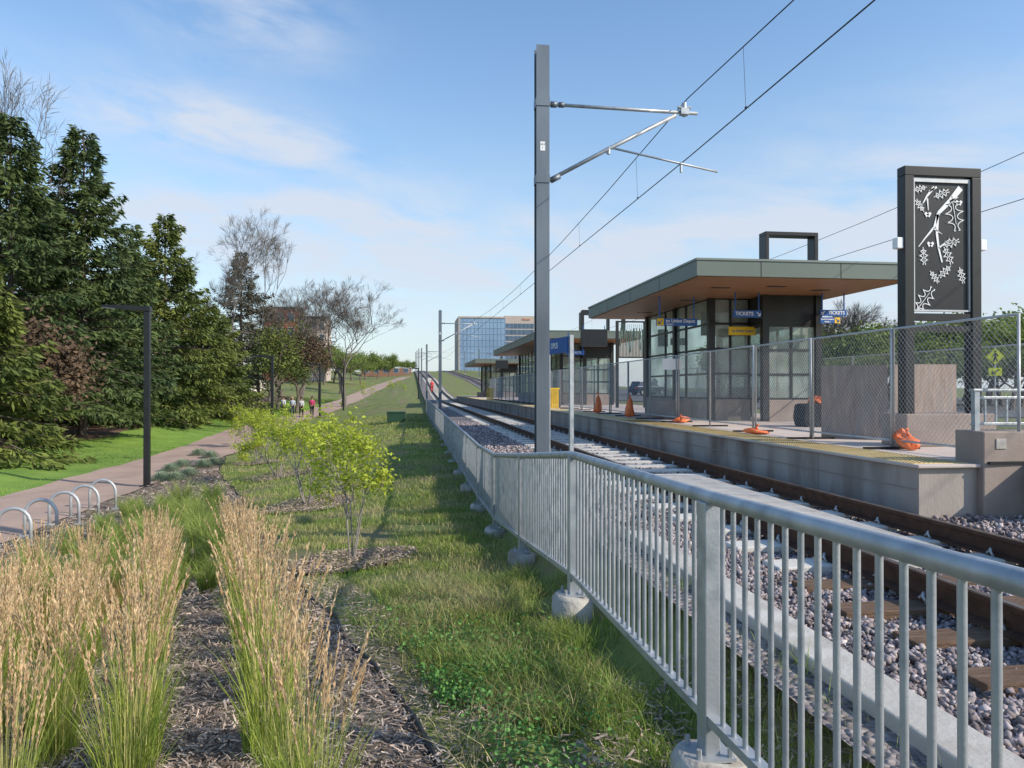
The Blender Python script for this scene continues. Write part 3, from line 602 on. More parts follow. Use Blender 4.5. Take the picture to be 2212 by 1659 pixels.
tag(MB().tube([(float(edge(y))+.03*math.sin(y*3),y,G(edge(y),y)+.025+.02*math.sin(y*5)) for y in np.arange(1.5,33,.3)],.016,6).build('garden_edging','edging'),'thin black plastic edging strip between mulch bed and grass','edging')
# ------------------------------------------------------------------ grass stuff
def field(n,x0f,x1f,y0,y1,seed,hmin,hmax,w,thr=-2,lean=.5,fs=1.2):
    r=np.random.default_rng(seed); y=r.uniform(y0,y1,n); t=r.uniform(0,1,n); x=x0f(y)*(1-t)+x1f(y)*t
    eb=np.clip((x-edge(y))/.6,0,1); keep=(nz(x,y,fs)+r.normal(0,.22,n)-1.0*(1-eb)*(y<14)>thr); x=x[keep];y=y[keep]; m=len(x)
    cx=np.round(x/.13)*.13;cy=np.round(y/.13)*.13; k=r.uniform(0,.5,m); x=x*(1-k)+cx*k+.05*np.sin(cy*37); y=y*(1-k)+cy*k
    h=r.uniform(hmin,hmax,m)*(1+.45*nz(x,y,2.3)); V,Fc,_=blades(np.stack([x,y,gz(x,y)],1),h,r.uniform(0,6.28,m),r.uniform(.1,lean*1.6,m),w,r.uniform(0,.25,m),seed,levels=(0,.5,1)); return V,Fc
E=lambda y:edge(y)+.03
V,Fc=joinnp([field(46000,E,lambda y:y*0+1.28,2.4,8,11,.04,.15,.006,-.12,.8),field(36000,E,lambda y:y*0+1.35,8,16,12,.03,.10,.009,-.3),field(26000,E,lambda y:y*0+1.4,16,32,13,.04,.10,.016,-.55),
   field(14000,lambda y:y*0-7,lambda y:y*0+1.4,32,60,14,.05,.14,.03,-.8),field(6000,lambda y:y*0+1.32,lambda y:y*0+1.98,1,7.5,15,.05,.2,.006,.1),field(4500,E,lambda y:y*0+1.3,2.4,9,18,.12,.26,.006,.15,.9)])
tag(link('meadow_grass',np_mesh('meadow_grass',V,Fc),'blade'),'rough green grass between the mulch bed and the railing','grass',kind='stuff')
V,Fc=joinnp([field(10000,E,lambda y:y*0+1.28,2.4,8,61,.05,.20,.005,-.2,.8,2.1),field(9000,E,lambda y:y*0+1.35,8,20,62,.04,.12,.009,-.2,.5,1.7)])
tag(link('dry_grass',np_mesh('dry_grass',V,Fc),'dryblade'),'straw coloured dry blades scattered through the rough grass','grass',kind='stuff')
V,Fc=field(26000,lambda y:y*0-15.3,lambda y:pc(y)-PW-.02,14,60,16,.03,.07,.02,-5)
V2,F2=field(12000,lambda y:y*0-15.3,lambda y:pc(y)-PW-.02,60,110,17,.05,.12,.05,-5); V,Fc=joinnp([(V,Fc),(V2,F2)])
tag(link('lawn_grass',np_mesh('lawn_grass',V,Fc),'lawn'),'mown green lawn between the path and the spruces','grass',kind='stuff')
r=np.random.default_rng(21); n=9000; y=r.normal(4.6,.8,n); x=.35+r.normal(0,.33,n)-.12*(y-4.6); m=(x>edge(y)+.2)&(x<1.2)&(y>2.6)&(nz(x,y,3)+r.normal(0,.3,n)>-.1); x=x[m];y=y[m]; P=np.stack([x,y,gz(x,y)+r.uniform(.03,.12,len(x))],1); D=r.normal(size=(len(x),3)); D[:,2]=np.abs(D[:,2])*.25
V,Fc=kites(P,D,.026,.02,3); tag(link('clover_patch',np_mesh('clover_patch',V,Fc),'clover'),'low clover patch in the foreground grass','clover',kind='stuff')
def chips(n,x0f,x1f,y0,y1,seed,lo,hi):
    r=np.random.default_rng(seed); y=r.uniform(y0,y1,n); t=r.uniform(0,1,n); x=x0f(y)*(1-t)+x1f(y)*t; P=np.stack([x,y,gz(x,y)+r.uniform(.012,.05,n)],1)
    a=r.uniform(0,6.28,n); D=np.stack([np.cos(a),np.sin(a),r.normal(0,.25,n)],1); L=r.uniform(lo,hi,n)
    S=np.stack([-np.sin(a),np.cos(a),r.normal(0,.35,n)],1); W=L*r.uniform(.1,.24,n); V=np.stack([P-S*W[:,None]/2,P+D*L[:,None]-S*W[:,None]/3,P+D*L[:,None]+S*W[:,None]/3,P+S*W[:,None]/2],1).reshape(-1,3)
    return V,np.arange(4*n).reshape(n,4)
parts=[chips(46000,lambda y:edge(y)-3.2,lambda y:edge(y)+.02,1.8,7,31,.015,.065),chips(28000,lambda y:edge(y)-4.5,lambda y:edge(y)+.02,7,15,32,.03,.09),chips(9000,lambda y:y*0-7.4,lambda y:edge(y),15,28,33,.05,.13),chips(4500,lambda y:y*0+.75,lambda y:y*0+1.95,1.8,4.6,34,.02,.07),chips(4500,lambda y:edge(y),lambda y:edge(y)+.45,2,9,35,.015,.05)]
V,Fc=joinnp(parts); tag(link('mulch_chips',np_mesh('mulch_chips',V,Fc),'chip'),'shredded grey brown wood mulch under the ornamental grasses','mulch',kind='stuff')
# ------------------------------------------------------------------ reed grass
def reed(seed,nb=210,nc=36,hs=.84):
    r=np.random.default_rng(seed); t=thing('reed_grass','','grass clump')
    a=r.uniform(0,6.28,nb); q=r.uniform(0,.11,nb); P=np.stack([q*np.cos(a),q*np.sin(a),0*a],1)
    V,Fc,_=blades(P,r.uniform(.35,.90,nb)*hs,a+r.normal(0,.5,nb),r.uniform(.05,.45,nb),.0052,r.uniform(0,.2,nb),seed,levels=(0,.25,.5,.75,1)); link('blades',np_mesh('reed_blades',V,Fc),'reed',t)
    a=r.uniform(0,6.28,nc); q=r.uniform(0,.10,nc); P=np.stack([q*np.cos(a),q*np.sin(a),0*a],1); h=r.uniform(.72,1.22,nc)*hs; ln=r.uniform(.02,.24,nc)
    V,Fc,tip=blades(P,h,a,ln,.004,0,seed+1,levels=(0,.3,.6,.8,1)); link('stems',np_mesh('reed_stems',V,Fc),'culm',t)
    k=46; s=r.uniform(.79,1.0,(nc,k)); off=h[:,None]*ln[:,None]*s**1.8; C=np.stack([P[:,0:1]+np.cos(a)[:,None]*off,P[:,1:2]+np.sin(a)[:,None]*off,h[:,None]*s],2).reshape(-1,3)
    D=np.stack([np.cos(a)[:,None]*ln[:,None]*1.5+r.normal(0,.15,(nc,k)),np.sin(a)[:,None]*ln[:,None]*1.5+r.normal(0,.15,(nc,k)),np.ones((nc,k))],2).reshape(-1,3)
    V,Fc=kites(C,D,r.uniform(.02,.040,nc*k),.0068,seed); link('plumes',np_mesh('reed_plumes',V,Fc),'plume',t); return t
reeds=[reed(s) for s in (41,52,63,74)]; used=[False]*4
rowdef=[('edge row beside the strip of mulch',(-.40,3.0),(-2.55,11.6),16,.04),('second row from the bed edge',(-1.25,3.75),(-3.15,10.4),13,.07),('third row from the bed edge',(-1.62,3.5),(-3.6,9.4),13,.10),('fourth row from the bed edge',(-2.1,3.6),(-4.1,9.0),13,.13),('fifth row from the bed edge',(-2.65,4.0),(-4.6,8.8),12,.15),('leftmost row in the bed',(-3.2,4.6),(-5.0,8.6),11,.15)]
ords=['first','second','third','fourth','fifth','sixth','seventh','eighth','ninth','tenth','eleventh','twelfth','thirteenth','fourteenth','fifteenth','sixteenth']
for ri,(rn,a,b,n,j) in enumerate(rowdef):
    for k in range(n):
        u=k/(n-1); x=a[0]+(b[0]-a[0])*u+random.uniform(-j,j); y=a[1]+(b[1]-a[1])*u+random.uniform(-.12,.12)
        i=random.randrange(4); lab='feather reed grass clump with tan plumes, %s from the camera in the %s'%(ords[k],rn); loc=(x,y,G(x,y)); s=random.uniform(.88,1.08) if ri==0 else random.uniform(.78,1.02)
        if not used[i]: o=reeds[i]; used[i]=True; o.location=loc; o['label']=lab; o['group']='feather reed grass clumps in the mulch bed'; o.scale=(s,s,s)
        else: copy_tree(reeds[i],loc,random.uniform(0,6.28),(s*1.1,s*1.1,s*random.uniform(.9,1.08)),lab,'feather reed grass clumps in the mulch bed')
def tuft(seed,m,lab,grp,h0,h1,n,lean,w,rad=.12):
    r=np.random.default_rng(seed); a=r.uniform(0,6.28,n); q=r.uniform(0,rad,n); P=np.stack([q*np.cos(a),q*np.sin(a),0*a],1)
    V,Fc,_=blades(P,r.uniform(h0,h1,n),a+r.normal(0,.4,n),r.uniform(.05,lean,n),w,r.uniform(.05,.35,n),seed,levels=(0,.25,.5,.75,1)); return tag(link('fine_grass',np_mesh('fine_grass',V,Fc),m),lab,'grass clump',grp)
g1=tuft(71,'green_g','green fine leaved grass clump in the drift behind the plumed grasses','green grass clumps in the drift',.40,.85,330,.7,.0085,.13)
g2=tuft(72,'redgrass','russet fine leaved grass clump among the plumed grasses at the left','russet grass clumps at the left',.25,.55,300,.8,.006)
ps=[]
for k in range(700):
    u=random.random(); y=8.8+u*10.2; x=random.uniform(-6.4, float(edge(y))-.65)
    if x<-5.7 and y<11: continue
    if all((x-a)**2+(y-b)**2>.27 for a,b in ps): ps.append((x,y))
for k,(x,y) in enumerate(ps):
    if k==0: g1.location=(x,y,G(x,y)); continue
    s=random.uniform(.7,1.08)
    if x<-5.3: s*=.7
    c=g1.copy(); col.objects.link(c); c.location=(x,y,G(x,y)); c.rotation_euler=(0,0,random.uniform(0,6)); c.scale=(s,s,s*random.uniform(.85,1.1))
for k in range(28):
    y=random.uniform(5.5,10.2); x=random.uniform(-5.2,-2.9)
    if k==0: g2.location=(x,y,G(x,y)); continue
    c=g2.copy(); col.objects.link(c); c.location=(x,y,G(x,y)); c.rotation_euler=(0,0,random.uniform(0,6))
r=np.random.default_rng(5); n=1800; d=r.normal(size=(n,3)); d/=np.linalg.norm(d,axis=1,keepdims=True); d[:,2]=np.abs(d[:,2]); V,Fc=kites(d*np.array([.38,.38,.3])*r.uniform(.5,1,(n,1)),d+[0,0,.5],.05,.02,5)
sg=tag(link('catmint',np_mesh('catmint',V,Fc),'sage'),'low grey green perennial mound at the edge of the path beyond the lamp','plant','grey green perennials beside the path')
for k,(px,py) in enumerate(((410,1030),(440,1010),(455,990),(395,1010),(430,985),(465,1005),(380,1040),(350,1040),(370,1020))):
    p=on(px,py); o=sg if k==0 else sg.copy()
    if k: col.objects.link(o)
    o.location=p; o.rotation_euler=(0,0,k)
# ------------------------------------------------------------------ woody plants
def limbs(mb,p,d,L,r,depth,rnd,tips,spread=.5,up=.15,k=6,ratio=.74,nch=(2,3),mid=0):
    n=3; pts=[p]; q=p; dd=d
    for i in range(n):
        dd=(dd+Vector((rnd.gauss(0,.1),rnd.gauss(0,.1),rnd.gauss(0,.06)+up*.25))).normalized(); q=q+dd*L/n; pts.append(q)
    mb.tube(pts,[r*(1-.35*i/n) for i in range(n+1)],max(3,k),False)
    if depth<mid: tips.append((pts[2],dd))
    if depth==0: tips.append((q,dd)); return
    for j in range(rnd.randint(*nch)):
        ax=dd.orthogonal().normalized(); ax.rotate(Matrix.Rotation(rnd.uniform(0,6.28),3,dd)); nd=(dd+ax*rnd.uniform(spread*.5,spread*1.3)+Vector((0,0,up))).normalized()
        limbs(mb,pts[rnd.choice([2,3,3])],nd,L*ratio*rnd.uniform(.75,1.15),r*.6,depth-1,rnd,tips,spread,up,k-1,ratio,nch,mid)
def leaves_at(tips,per,rad,ll,ww,seed,flat=.6):
    r=np.random.default_rng(seed); T=np.array([tuple(t[0]) for t in tips]); n=len(T)*per; C=np.repeat(T,per,0)+r.normal(0,rad,(n,3)); D=r.normal(size=(n,3)); D[:,2]*=flat; D[:,2]-=.2
    return kites(C,D,r.uniform(.7,1.2,n)*ll,ww,seed)
def sapling(loc,H,Wd,seed,lab,grp,per=9,ns=5,low=.0,rW=None):
    rnd=random.Random(seed); t=thing('sapling',lab,'young tree',loc,0,grp); mb=MB(); tips=[]
    for k in range(ns):
        a=6.28*k/ns+rnd.uniform(-.4,.4); limbs(mb,Vector((.05*math.cos(a),.05*math.sin(a),0)),Vector((math.cos(a)*.36*Wd,math.sin(a)*.36*Wd,1)).normalized(),H*.30*rnd.uniform(.75,1.15),.018,4,rnd,tips,.85,.12,6,.70,(2,3),2)
    zs=max(q[0].z for q in tips); f=H/zs*.98; g=f
    if rW: g=rW/np.percentile([math.hypot(q[0].x,q[0].y) for q in tips],80)
    mb.v=[(x*g,y*g,z*f) for x,y,z in mb.v]; tips=[(Vector((q.x*g,q.y*g,q.z*f)),d) for q,d in tips]; tips=[q for q in tips if q[0].z>H*low and rnd.random()<.85]
    mb.build('trunk','barks',t,W=False); V,Fc=leaves_at(tips,per,.055,.07,.034,seed); link('crown',np_mesh('crown',V,Fc),'yleaf',t); return t
saps=[(760,1216,1.95,1.0,'nearest young tree with bright yellow green leaves and several thin stems',.36,6,.50),(665,1092,2.15,1.1,'second young yellow green tree from the camera',.14,8,.78),(600,1032,2.15,1.2,'third young yellow green tree from the camera',.1,8,.92),(560,1000,2.0,1.2,'fourth young yellow green tree from the camera',.1,8,.9),(545,968,2.2,1.2,'fifth young yellow green tree, beside the bend of the path',.1,8,.9)]
ringV=[]
for k,(px,py,H,W_,lab,low,per,rw) in enumerate(saps):
    p=on(px,py); sapling(p,H,W_,140+k,lab,'young trees in mulch rings',per,5,low,rw)
    sc=.82 if k==0 else 1.
    th=np.linspace(0,6.283,25)[:-1]
    rr=np.array([0.01,.25,.5,.78])*sc; X=p.x+rr[:,None]*np.cos(th)*1.2*(1+.08*np.sin(3*th)); Y=p.y+rr[:,None]*np.sin(th)*(1+.08*np.sin(2*th)); Z=gz(X,Y)+.022; V=np.stack([X,Y,Z],2).reshape(-1,3)
    Fc=[(i*24+j,i*24+(j+1)%24,(i+1)*24+(j+1)%24,(i+1)*24+j) for i in range(3) for j in range(24)]
    tag(link('mulch_ring',np_mesh('mulch_ring',V,Fc),'mulch'),kind='structure')
    n=3200 if k<2 else 900; r=np.random.default_rng(k); a=r.uniform(0,6.28,n); q=np.sqrt(r.uniform(0,1,n))*.84*sc; x=p.x+1.2*q*np.cos(a); y=p.y+q*np.sin(a); b=r.uniform(0,6.28,n); D=np.stack([np.cos(b),np.sin(b),r.normal(0,.2,n)],1)
    ringV.append(kites(np.stack([x,y,gz(x,y)+r.uniform(.03,.09,n)],1),D,r.uniform(.03,.08,n),.014,k))
V,Fc=joinnp(ringV); tag(link('ring_mulch_chips',np_mesh('ring_mulch_chips',V,Fc),'chip'),'wood chips in the rings around the young trees','mulch',kind='stuff')
for k,(px,d,H,lab) in enumerate(((790,95,3.0,'thin distant young tree between the lamps and the path'),(852,105,2.6,'small distant young tree left of the railing end'))):
    p=at(px,850,d); sapling((p.x,p.y,G(p.x,p.y)),H,.8,130+k,lab,None,9,3,.3)
def conifer(h,R0,seed,m,dens=36,bark='bark',lab='',loc=(0,0,0),size=1.,step=1.,ex=.86,base=.04):
    r=np.random.default_rng(seed); t=thing('spruce_tree',lab,'spruce',loc); mb=MB()
    mb.tube([(0,0,-.3),(.05,0,h*.4),(0,.05,h*.98)],[h*.016,h*.010,.02],8); Ps=[];Ds=[]
    z=h*base; lob=r.uniform(0,6.28,3)
    while z<h*.99:
        u=z/h; nb=8 if u<.75 else 6; tier=r.uniform(.84,1.1)
        for k in range(nb):
            az=r.uniform(0,6.28); L=(R0*(1-u)**ex*r.uniform(.6,1.1)*tier*(1+.12*math.sin(2*az+lob[0]+z))+.15)
            if u<.10: L*=.8
            if r.random()<.08: L*=1.25
            ca,sa=math.cos(az),math.sin(az); up=.55*u-.12; dr=.46*(1-u)
            f=lambda s: np.stack([ca*L*s,sa*L*s,z+L*(up*s-dr*s**2+.22*s**4)],-1)
            q=f(np.array([0,.35,.7,1.])); mb.tube([tuple(v) for v in q],[.035*L/2+.01,.02*L/2+.008,.01,.005],3,False)
            m_=int(L*dens)+8; s=np.sqrt(r.uniform(.05,1,m_)); P=f(s); sg_=r.choice([-1,1],m_); lat=np.array([-sa,ca,0]); o=(s*(1-s)*1.1+.12)*L*.42*r.uniform(0,1,m_)
            P=P+lat*(sg_*o)[:,None]; P[:,2]-=r.uniform(0,.32,m_)
            D=np.stack([ca*.75-sa*sg_*.6+r.normal(0,.22,m_),sa*.75+ca*sg_*.6+r.normal(0,.22,m_),r.normal(-.5,.35,m_)],1); Ps.append(P);Ds.append(D)
        z+=(.32+.10*(1-u))*step
    mb.build('trunk',bark,t,W=False); P=np.concatenate(Ps);D=np.concatenate(Ds); n=len(P)
    V,Fc=kites(P,D,r.uniform(.22,.50,n)*size,r.uniform(.07,.135,n)*size,seed); link('crown',np_mesh('crown',V,Fc),m,t); return t
def put(px,pyt,d,R0,seed,m,lab,**k):
    p=at(px,pyt,d); g=G(p.x,p.y); return conifer(p.z-g,R0,seed,m,lab=lab,loc=(p.x,p.y,g-.05),**k)
put(178,265,38,5.1,1,'spruce','tall dark green spruce, second from the left, beyond the path',dens=44,base=.12)
put(20,235,34,4.9,2,'spruce','large dark spruce cut by the left edge of the picture',dens=44,base=.14)
put(355,458,50,5.6,3,'spruce2','olive green spruce right of the tallest spruce, pointed top',dens=40)
put(450,650,58,4.8,4,'spruce2','low spreading olive spruce at the right end of the spruce row',dens=36)
put(520,535,76,5.4,5,'spruce3','thin greyish spruce behind the bare tree',dens=20)
put(268,500,47,5.2,6,'spruce','dark spruce filling the gap in the middle of the row',dens=34,base=.1)
put(95,400,44,5.6,8,'spruce','dark spruce behind the two leftmost ones',dens=32,base=.16)
put(-40,560,27,3.4,9,'spruce2','spruce partly outside the left edge, in front',dens=40,base=.12)
put(415,640,66,4.8,10,'spruce','dark spruce behind the low spreading one',dens=22)
put(310,560,58,5.0,12,'spruce2','olive spruce between the two tallest right hand spruces',dens=26)
def leaftree(loc,H,W_,seed,m,lab,per=26,grp=None,leaf=.3,depth=4,up=.12,bark='bark',name='leafy_tree',cat='tree',rad=.45):
    rnd=random.Random(seed); t=thing(name,lab,cat,loc,0,grp); mb=MB(); tips=[]
    limbs(mb,Vector((0,0,-.2)),Vector((0,0,1)),H*.33,H*.018,depth,rnd,tips,.75,up,7,.74,(3,4),2)
    zs=max(q[0].z for q in tips); xs_=np.percentile([abs(q[0].x) for q in tips],92)
    fz=H/zs; fx=W_/xs_; mb.v=[(x*fx,y*fx,z*fz) for x,y,z in mb.v]; tips=[(Vector((q.x*fx,q.y*fx,q.z*fz)),d) for q,d in tips]
    mb.build('trunk',bark,t,W=False)
    if per: V,Fc=leaves_at(tips,per,rad,leaf,leaf*.6,seed); link('crown',np_mesh('crown',V,Fc),m,t)
    return t
def baretree(px,pyt,d,W_,seed,lab,bark='barkg',tw=6,dep=7):
    p=at(px,pyt,d); g=G(p.x,p.y); H=p.z-g; rnd=random.Random(seed); t=thing('bare_tree',lab,'bare tree',(p.x,p.y,g)); mb=MB(); tips=[]
    limbs(mb,Vector((0,0,-.2)),Vector((.02,0,1)),H*.22,H*.013,dep,rnd,tips,.62,.10,7,.82,(2,3),2); T=np.array([tuple(q[0]) for q in tips]); zs=T[:,2].max(); mx=T[:,0].mean()/T[:,2].mean(); my=T[:,1].mean()/T[:,2].mean()
    A=np.array(mb.v)
    for Q in (A,T): Q[:,0]-=mx*Q[:,2]; Q[:,1]-=my*Q[:,2]
    a=W_/np.percentile(np.abs(T[:,0]),90); b=H/zs; S=np.array([a,a,b]); mb.v=[tuple(v) for v in A*S]; mb.build('trunk',bark,t,W=False)
    T=T*S; D=np.array([tuple(q[1]) for q in tips]); T=np.repeat(T,tw,0); D=np.repeat(D,tw,0)+np.random.default_rng(seed).normal(0,.5,(len(T),3)); V,Fc=kites(T,D,.8,.024,seed); link('twigs',np_mesh('twigs',V,Fc),bark,t); return t
baretree(490,452,68,3.9,11,'leafless grey tree with the highest bare crown, right of the spruces')
baretree(645,592,84,3.9,12,'leafless tree before the red apartment building')
baretree(742,612,90,4.0,13,'rightmost leafless tree of the row beyond the lamps')
baretree(-5,150,36,2.0,14,'leafless tree top rising at the upper left edge',tw=2,dep=6)
baretree(560,482,78,2.8,15,'leafless tree just right of the highest bare one',dep=6)
baretree(600,640,80,3.4,17,'low leafless tree between the grey spruce and the apartment building',dep=6)
baretree(1832,665,60,2.4,16,'bare tree seen under the right end of the shelter roof',dep=6)
for k,(px,pyt,d,W_,m,lab) in enumerate(((30,690,30,1.6,'brownleaf','brown shrub like tree at the left edge below the spruces'),(640,720,78,2.6,'brownleaf','low brownish tree behind the second lamp'),(690,715,95,4,'spruce2','dense low green tree left of the fourth lamp'),(575,690,70,2.6,'spruce2','green tree before the pale wall'),(480,760,62,2.0,'brownleaf','russet bushy tree at the foot of the olive spruce'),(610,730,100,3.5,'spruce2','green tree hiding the foot of the apartment building'),(735,750,120,4,'leaf','rounded green tree right of the fourth lamp'))):
    p=at(px,pyt,d); g=G(p.x,p.y); leaftree((p.x,p.y,g),p.z-g,W_,200+k,m,lab,per=14,leaf=.24)
proto=leaftree((0,0,0),9,4.6,300,'leaf','',per=26,leaf=.42,rad=.6); proto2=leaftree((0,0,0),9,4.6,301,'leaf','',per=24,leaf=.42,rad=.6); first=[True,True]
far=[(760,762,170),(790,765,180),(815,772,190),(840,768,210),(870,778,230),(720,752,150),(700,748,140),(890,782,260),(780,775,150),(1180,770,330)]
rt=[(1790,705,70),(1850,712,62),(1890,718,60),(1930,712,52),(1990,704,50),(2040,700,48),(2130,690,44),(2165,705,46),(2205,698,42),(2240,690,48),(1740,730,90),(1700,740,95),(1870,730,80),(2080,700,60),(1960,715,66),(1640,745,105),(1560,752,110),(2260,680,60),(2185,740,36),(2010,745,40),(1900,755,44)]
for i,(px,pyt,d) in enumerate(far+rt):
    p=at(px,pyt,d); g=G(p.x,p.y); H=p.z-g; f=max(.25,H/9); j=i%2; o=(proto,proto2)[j]; isf=i<len(far)
    lab='distant bushy green tree on the horizon left of the tracks' if isf else 'leafy green tree behind the platform on the right'; grp='trees on the horizon' if isf else 'trees behind the platform'
    w=f*(1.0 if isf else 1.2)
    if first[j]: first[j]=False; o.location=(p.x,p.y,g); o.scale=(w,w,f); o['label']=lab; o['group']=grp
    else: copy_tree(o,(p.x,p.y,g),random.uniform(0,6),(w,w,f),lab,grp)
# ------------------------------------------------------------------ buildings
t=thing('pale_wall','long beige wall glimpsed behind the spruces','wall',(-22.5,30,-2)); MB().box(-22.8,-22.5,22,125,-3,1.3).build('wall_panel','beige',t); MB().box(-22.86,-22.44,22,125,1.3,1.4).build('coping','conc',t)
q=MB()
for k in range(26): q.box(-22.498,-22.45,24+k*4,24.35+k*4,-3,1.3)
q.build('pilasters','conc',t)
def wins(par,x0,x1,y,z0,z1,nx,nz_,w,h,m='winglass',fm='wht'):
    for i in range(nx):
        for j in range(nz_):
            x=x0+(x1-x0)*(i+.5)/nx; z=z0+(z1-z0)*(j+.5)/nz_
            f=MB().box(x-w/2-.08,x+w/2+.08,y-.06,y-.003,z-h/2-.08,z+h/2+.08).build('window',fm,par)
            g=MB().box(x-w/2,x+w/2,y-.085,y-.062,z-h/2,z+h/2); g.v=[tuple(Vector(v)-par.location) for v in g.v]; g.build('pane',m,f,W=False)
A=at(592,668,150);B=at(640,668,150);C=at(700,690,150); gA=G(A.x,A.y)-2
t=thing('apartment_building','red and dark apartment building behind the bare trees','building',(A.x,A.y,gA))
MB().box(A.x-2,B.x,A.y,A.y+12,gA,A.z).build('red_wing','brick',t); MB().box(B.x,C.x,A.y+1,A.y+12,gA,A.z-1.6).build('grey_wing','tan',t); MB().box(A.x-2.2,B.x+.2,A.y-.2,A.y+12.2,A.z,A.z+.5).build('roof','dark',t); MB().box(B.x+.2,C.x+.2,A.y+.8,A.y+12,A.z-1.597,A.z-1.2).build('roof','dark',t)
wins(t,A.x-2,B.x,A.y,4,A.z,3,4,1.1,1.5); wins(t,B.x,C.x,A.y+1,4,A.z-1.8,4,4,.8,1.4)
A=at(780,790,215);B=at(888,800,215); g=G(A.x,A.y)-1; t=thing('brick_building','low brown brick building with flat roof on the horizon','building',(A.x,A.y,g))
MB().box(A.x,B.x,A.y,A.y+12,g,A.z-.6).build('wall','brick2',t); MB().box(A.x-.6,B.x-5,A.y-.6,A.y+12,A.z-.6,A.z).build('roof','dark',t); wins(t,A.x,B.x,A.y,g+2.2,A.z-1,5,1,1.4,1.2)
A=at(993,683,300);B=at(1093,683,300);C=at(1160,683,300); g=4.
t=thing('office_building','large office block with blue glass left part and tan right part','building',(A.x,A.y,g)); y=A.y
MB().box(A.x,B.x,y,y+25,g,A.z-.6).build('glass_facade','bluegl',t)
q=MB()
for k in range(9): z=g+3+k*(A.z-g-4)/8.5; q.box(A.x,B.x,y-.12,y-.005,z,z+.22)
for k in range(13): x=A.x+(B.x-A.x)*k/12; q.box(x-.08,x+.08,y-.1,y-.004,g,A.z-.6)
q.build('mullions','bluegl',t); MB().box(A.x-.5,A.x-.003,y-.3,y+25,g,A.z).box(A.x,B.x,y-.3,y+25,A.z-.6,A.z).build('white_frame','tan',t)
MB().box(B.x,C.x,y+2,y+27,g,C.z+.6).build('tan_wing','tan',t); wins(t,B.x+.2,C.x-.2,y+2,g,C.z-2.2,7,9,1.4,1.9,fm='bluegl')
text('Optum',1.15,'optum',t,(B.x+7.0-A.x,1.8,A.z-g-.7),(R(90),0,0),.05,align='LEFT')
tag(gridsheet('parking_lot',np.linspace(18.5,60,20),np.linspace(24,120,30),lambda x,y:gz(x,y)+.02,'asph'),kind='structure')
def car(loc,rz,lab):
    t=thing('parked_car',lab,'car',loc,rz)
    MB().prism([(-2.3,.32),(2.28,.32),(2.35,.6),(2.3,.92),(1.25,1.08),(-2.25,1.1),(-2.36,.8)],lambda a,b,c:(a,c,b),-.92,.92).build('body','carpaint',t,W=False,bevel=.06)
    MB().prism([(-2.2,1.09),(1.2,1.07),(.45,1.62),(-.2,1.72),(-1.9,1.7)],lambda a,b,c:(a,c,b),-.8,.8).build('cabin','carpaint',t,W=False,bevel=.06)
    for s in(-1,1): MB().prism([(-2.0,1.14),(.95,1.12),(.4,1.56),(-1.8,1.6)],lambda a,b,c:(a,c,b),s*.806,s*.815).build('side_window','winglass',t,W=False)
    MB().bar((1.16,0,1.13),(.52,0,1.6),1.4,.03,(0,1,0)).build('windscreen','winglass',t,W=False)
    for x in(-1.45,1.45):
        for s in(-1,1):
            w=MB().tube([(x,s*.72,.36),(x,s*.94,.36)],.36,18).build('wheel','tyre',t,W=False); MB().tube([(x,s*.941,.36),(x,s*.95,.36)],.22,14).build('rim','rim',w,W=False)
    for s in(-1,1): MB().box(2.28,2.345,s*.7-.18,s*.7+.18,.72,.9).build('headlight','white',t,W=False); MB().box(-2.385,-2.3,s*.75-.1,s*.75+.1,.8,1.05).build('tail_light','redlamp',t,W=False)
for px,d,rz,lab in ((1808,50,150,'dark blue SUV parked beyond the platform, seen under the shelter roof'),(1870,70,10,'dark car parked right of the SUV behind the plywood'),(1400,95,20,'dark car far behind the platform shelters')):
    p=at(px,850,d); car((p.x,p.y,G(p.x,p.y)+.02),R(rz),lab)
def crossing(px,py,d,lab,s=.44):
    p=at(px,py,d); g=G(p.x,p.y); t=thing('crossing_sign',lab,'road sign',(p.x,p.y,g),R(-25)); z=p.z-g
    MB().tube([(0,.03,0),(0,.03,z+.45)],.035,8).build('post','galv',t,W=False)
    MB().prism([(0,-s),(s,0),(0,s),(-s,0)],lambda a,b,c:(a,c,b+z),-.012,0).build('diamond_panel','lime',t,W=False); MB().box(-.26,.26,-.012,0,z-.85,z-.5).build('arrow_plaque','lime',t,W=False)
    q=MB(); y=-.018
    for a,b,w in (((.0,.2),(.0,.26),.08),((0,.17),(0,-.02),.09),((0,-.02),(.09,-.23),.05),((0,-.02),(-.08,-.23),.05),((0,.14),(.12,.02),.04),((0,.14),(-.11,.03),.04)): q.bar((a[0],y,a[1]+z),(b[0],y,b[1]+z),w,.008,(0,1,0))
    q.build('walking_figure','black',t,W=False); q=MB(); q.bar((.16,y,z-.58),(-.13,y,z-.76),.05,.008,(0,1,0)).bar((-.13,y,z-.77),(.02,y,z-.77),.045,.008,(0,1,0)).bar((-.13,y,z-.77),(-.10,y,z-.63),.045,.008,(0,1,0)); q.build('arrow','black',t,W=False)
crossing(2150,770,34,'lime yellow pedestrian crossing sign at the right edge behind the fence',.36); crossing(1702,783,60,'lime yellow crossing sign seen through the shelter glass')
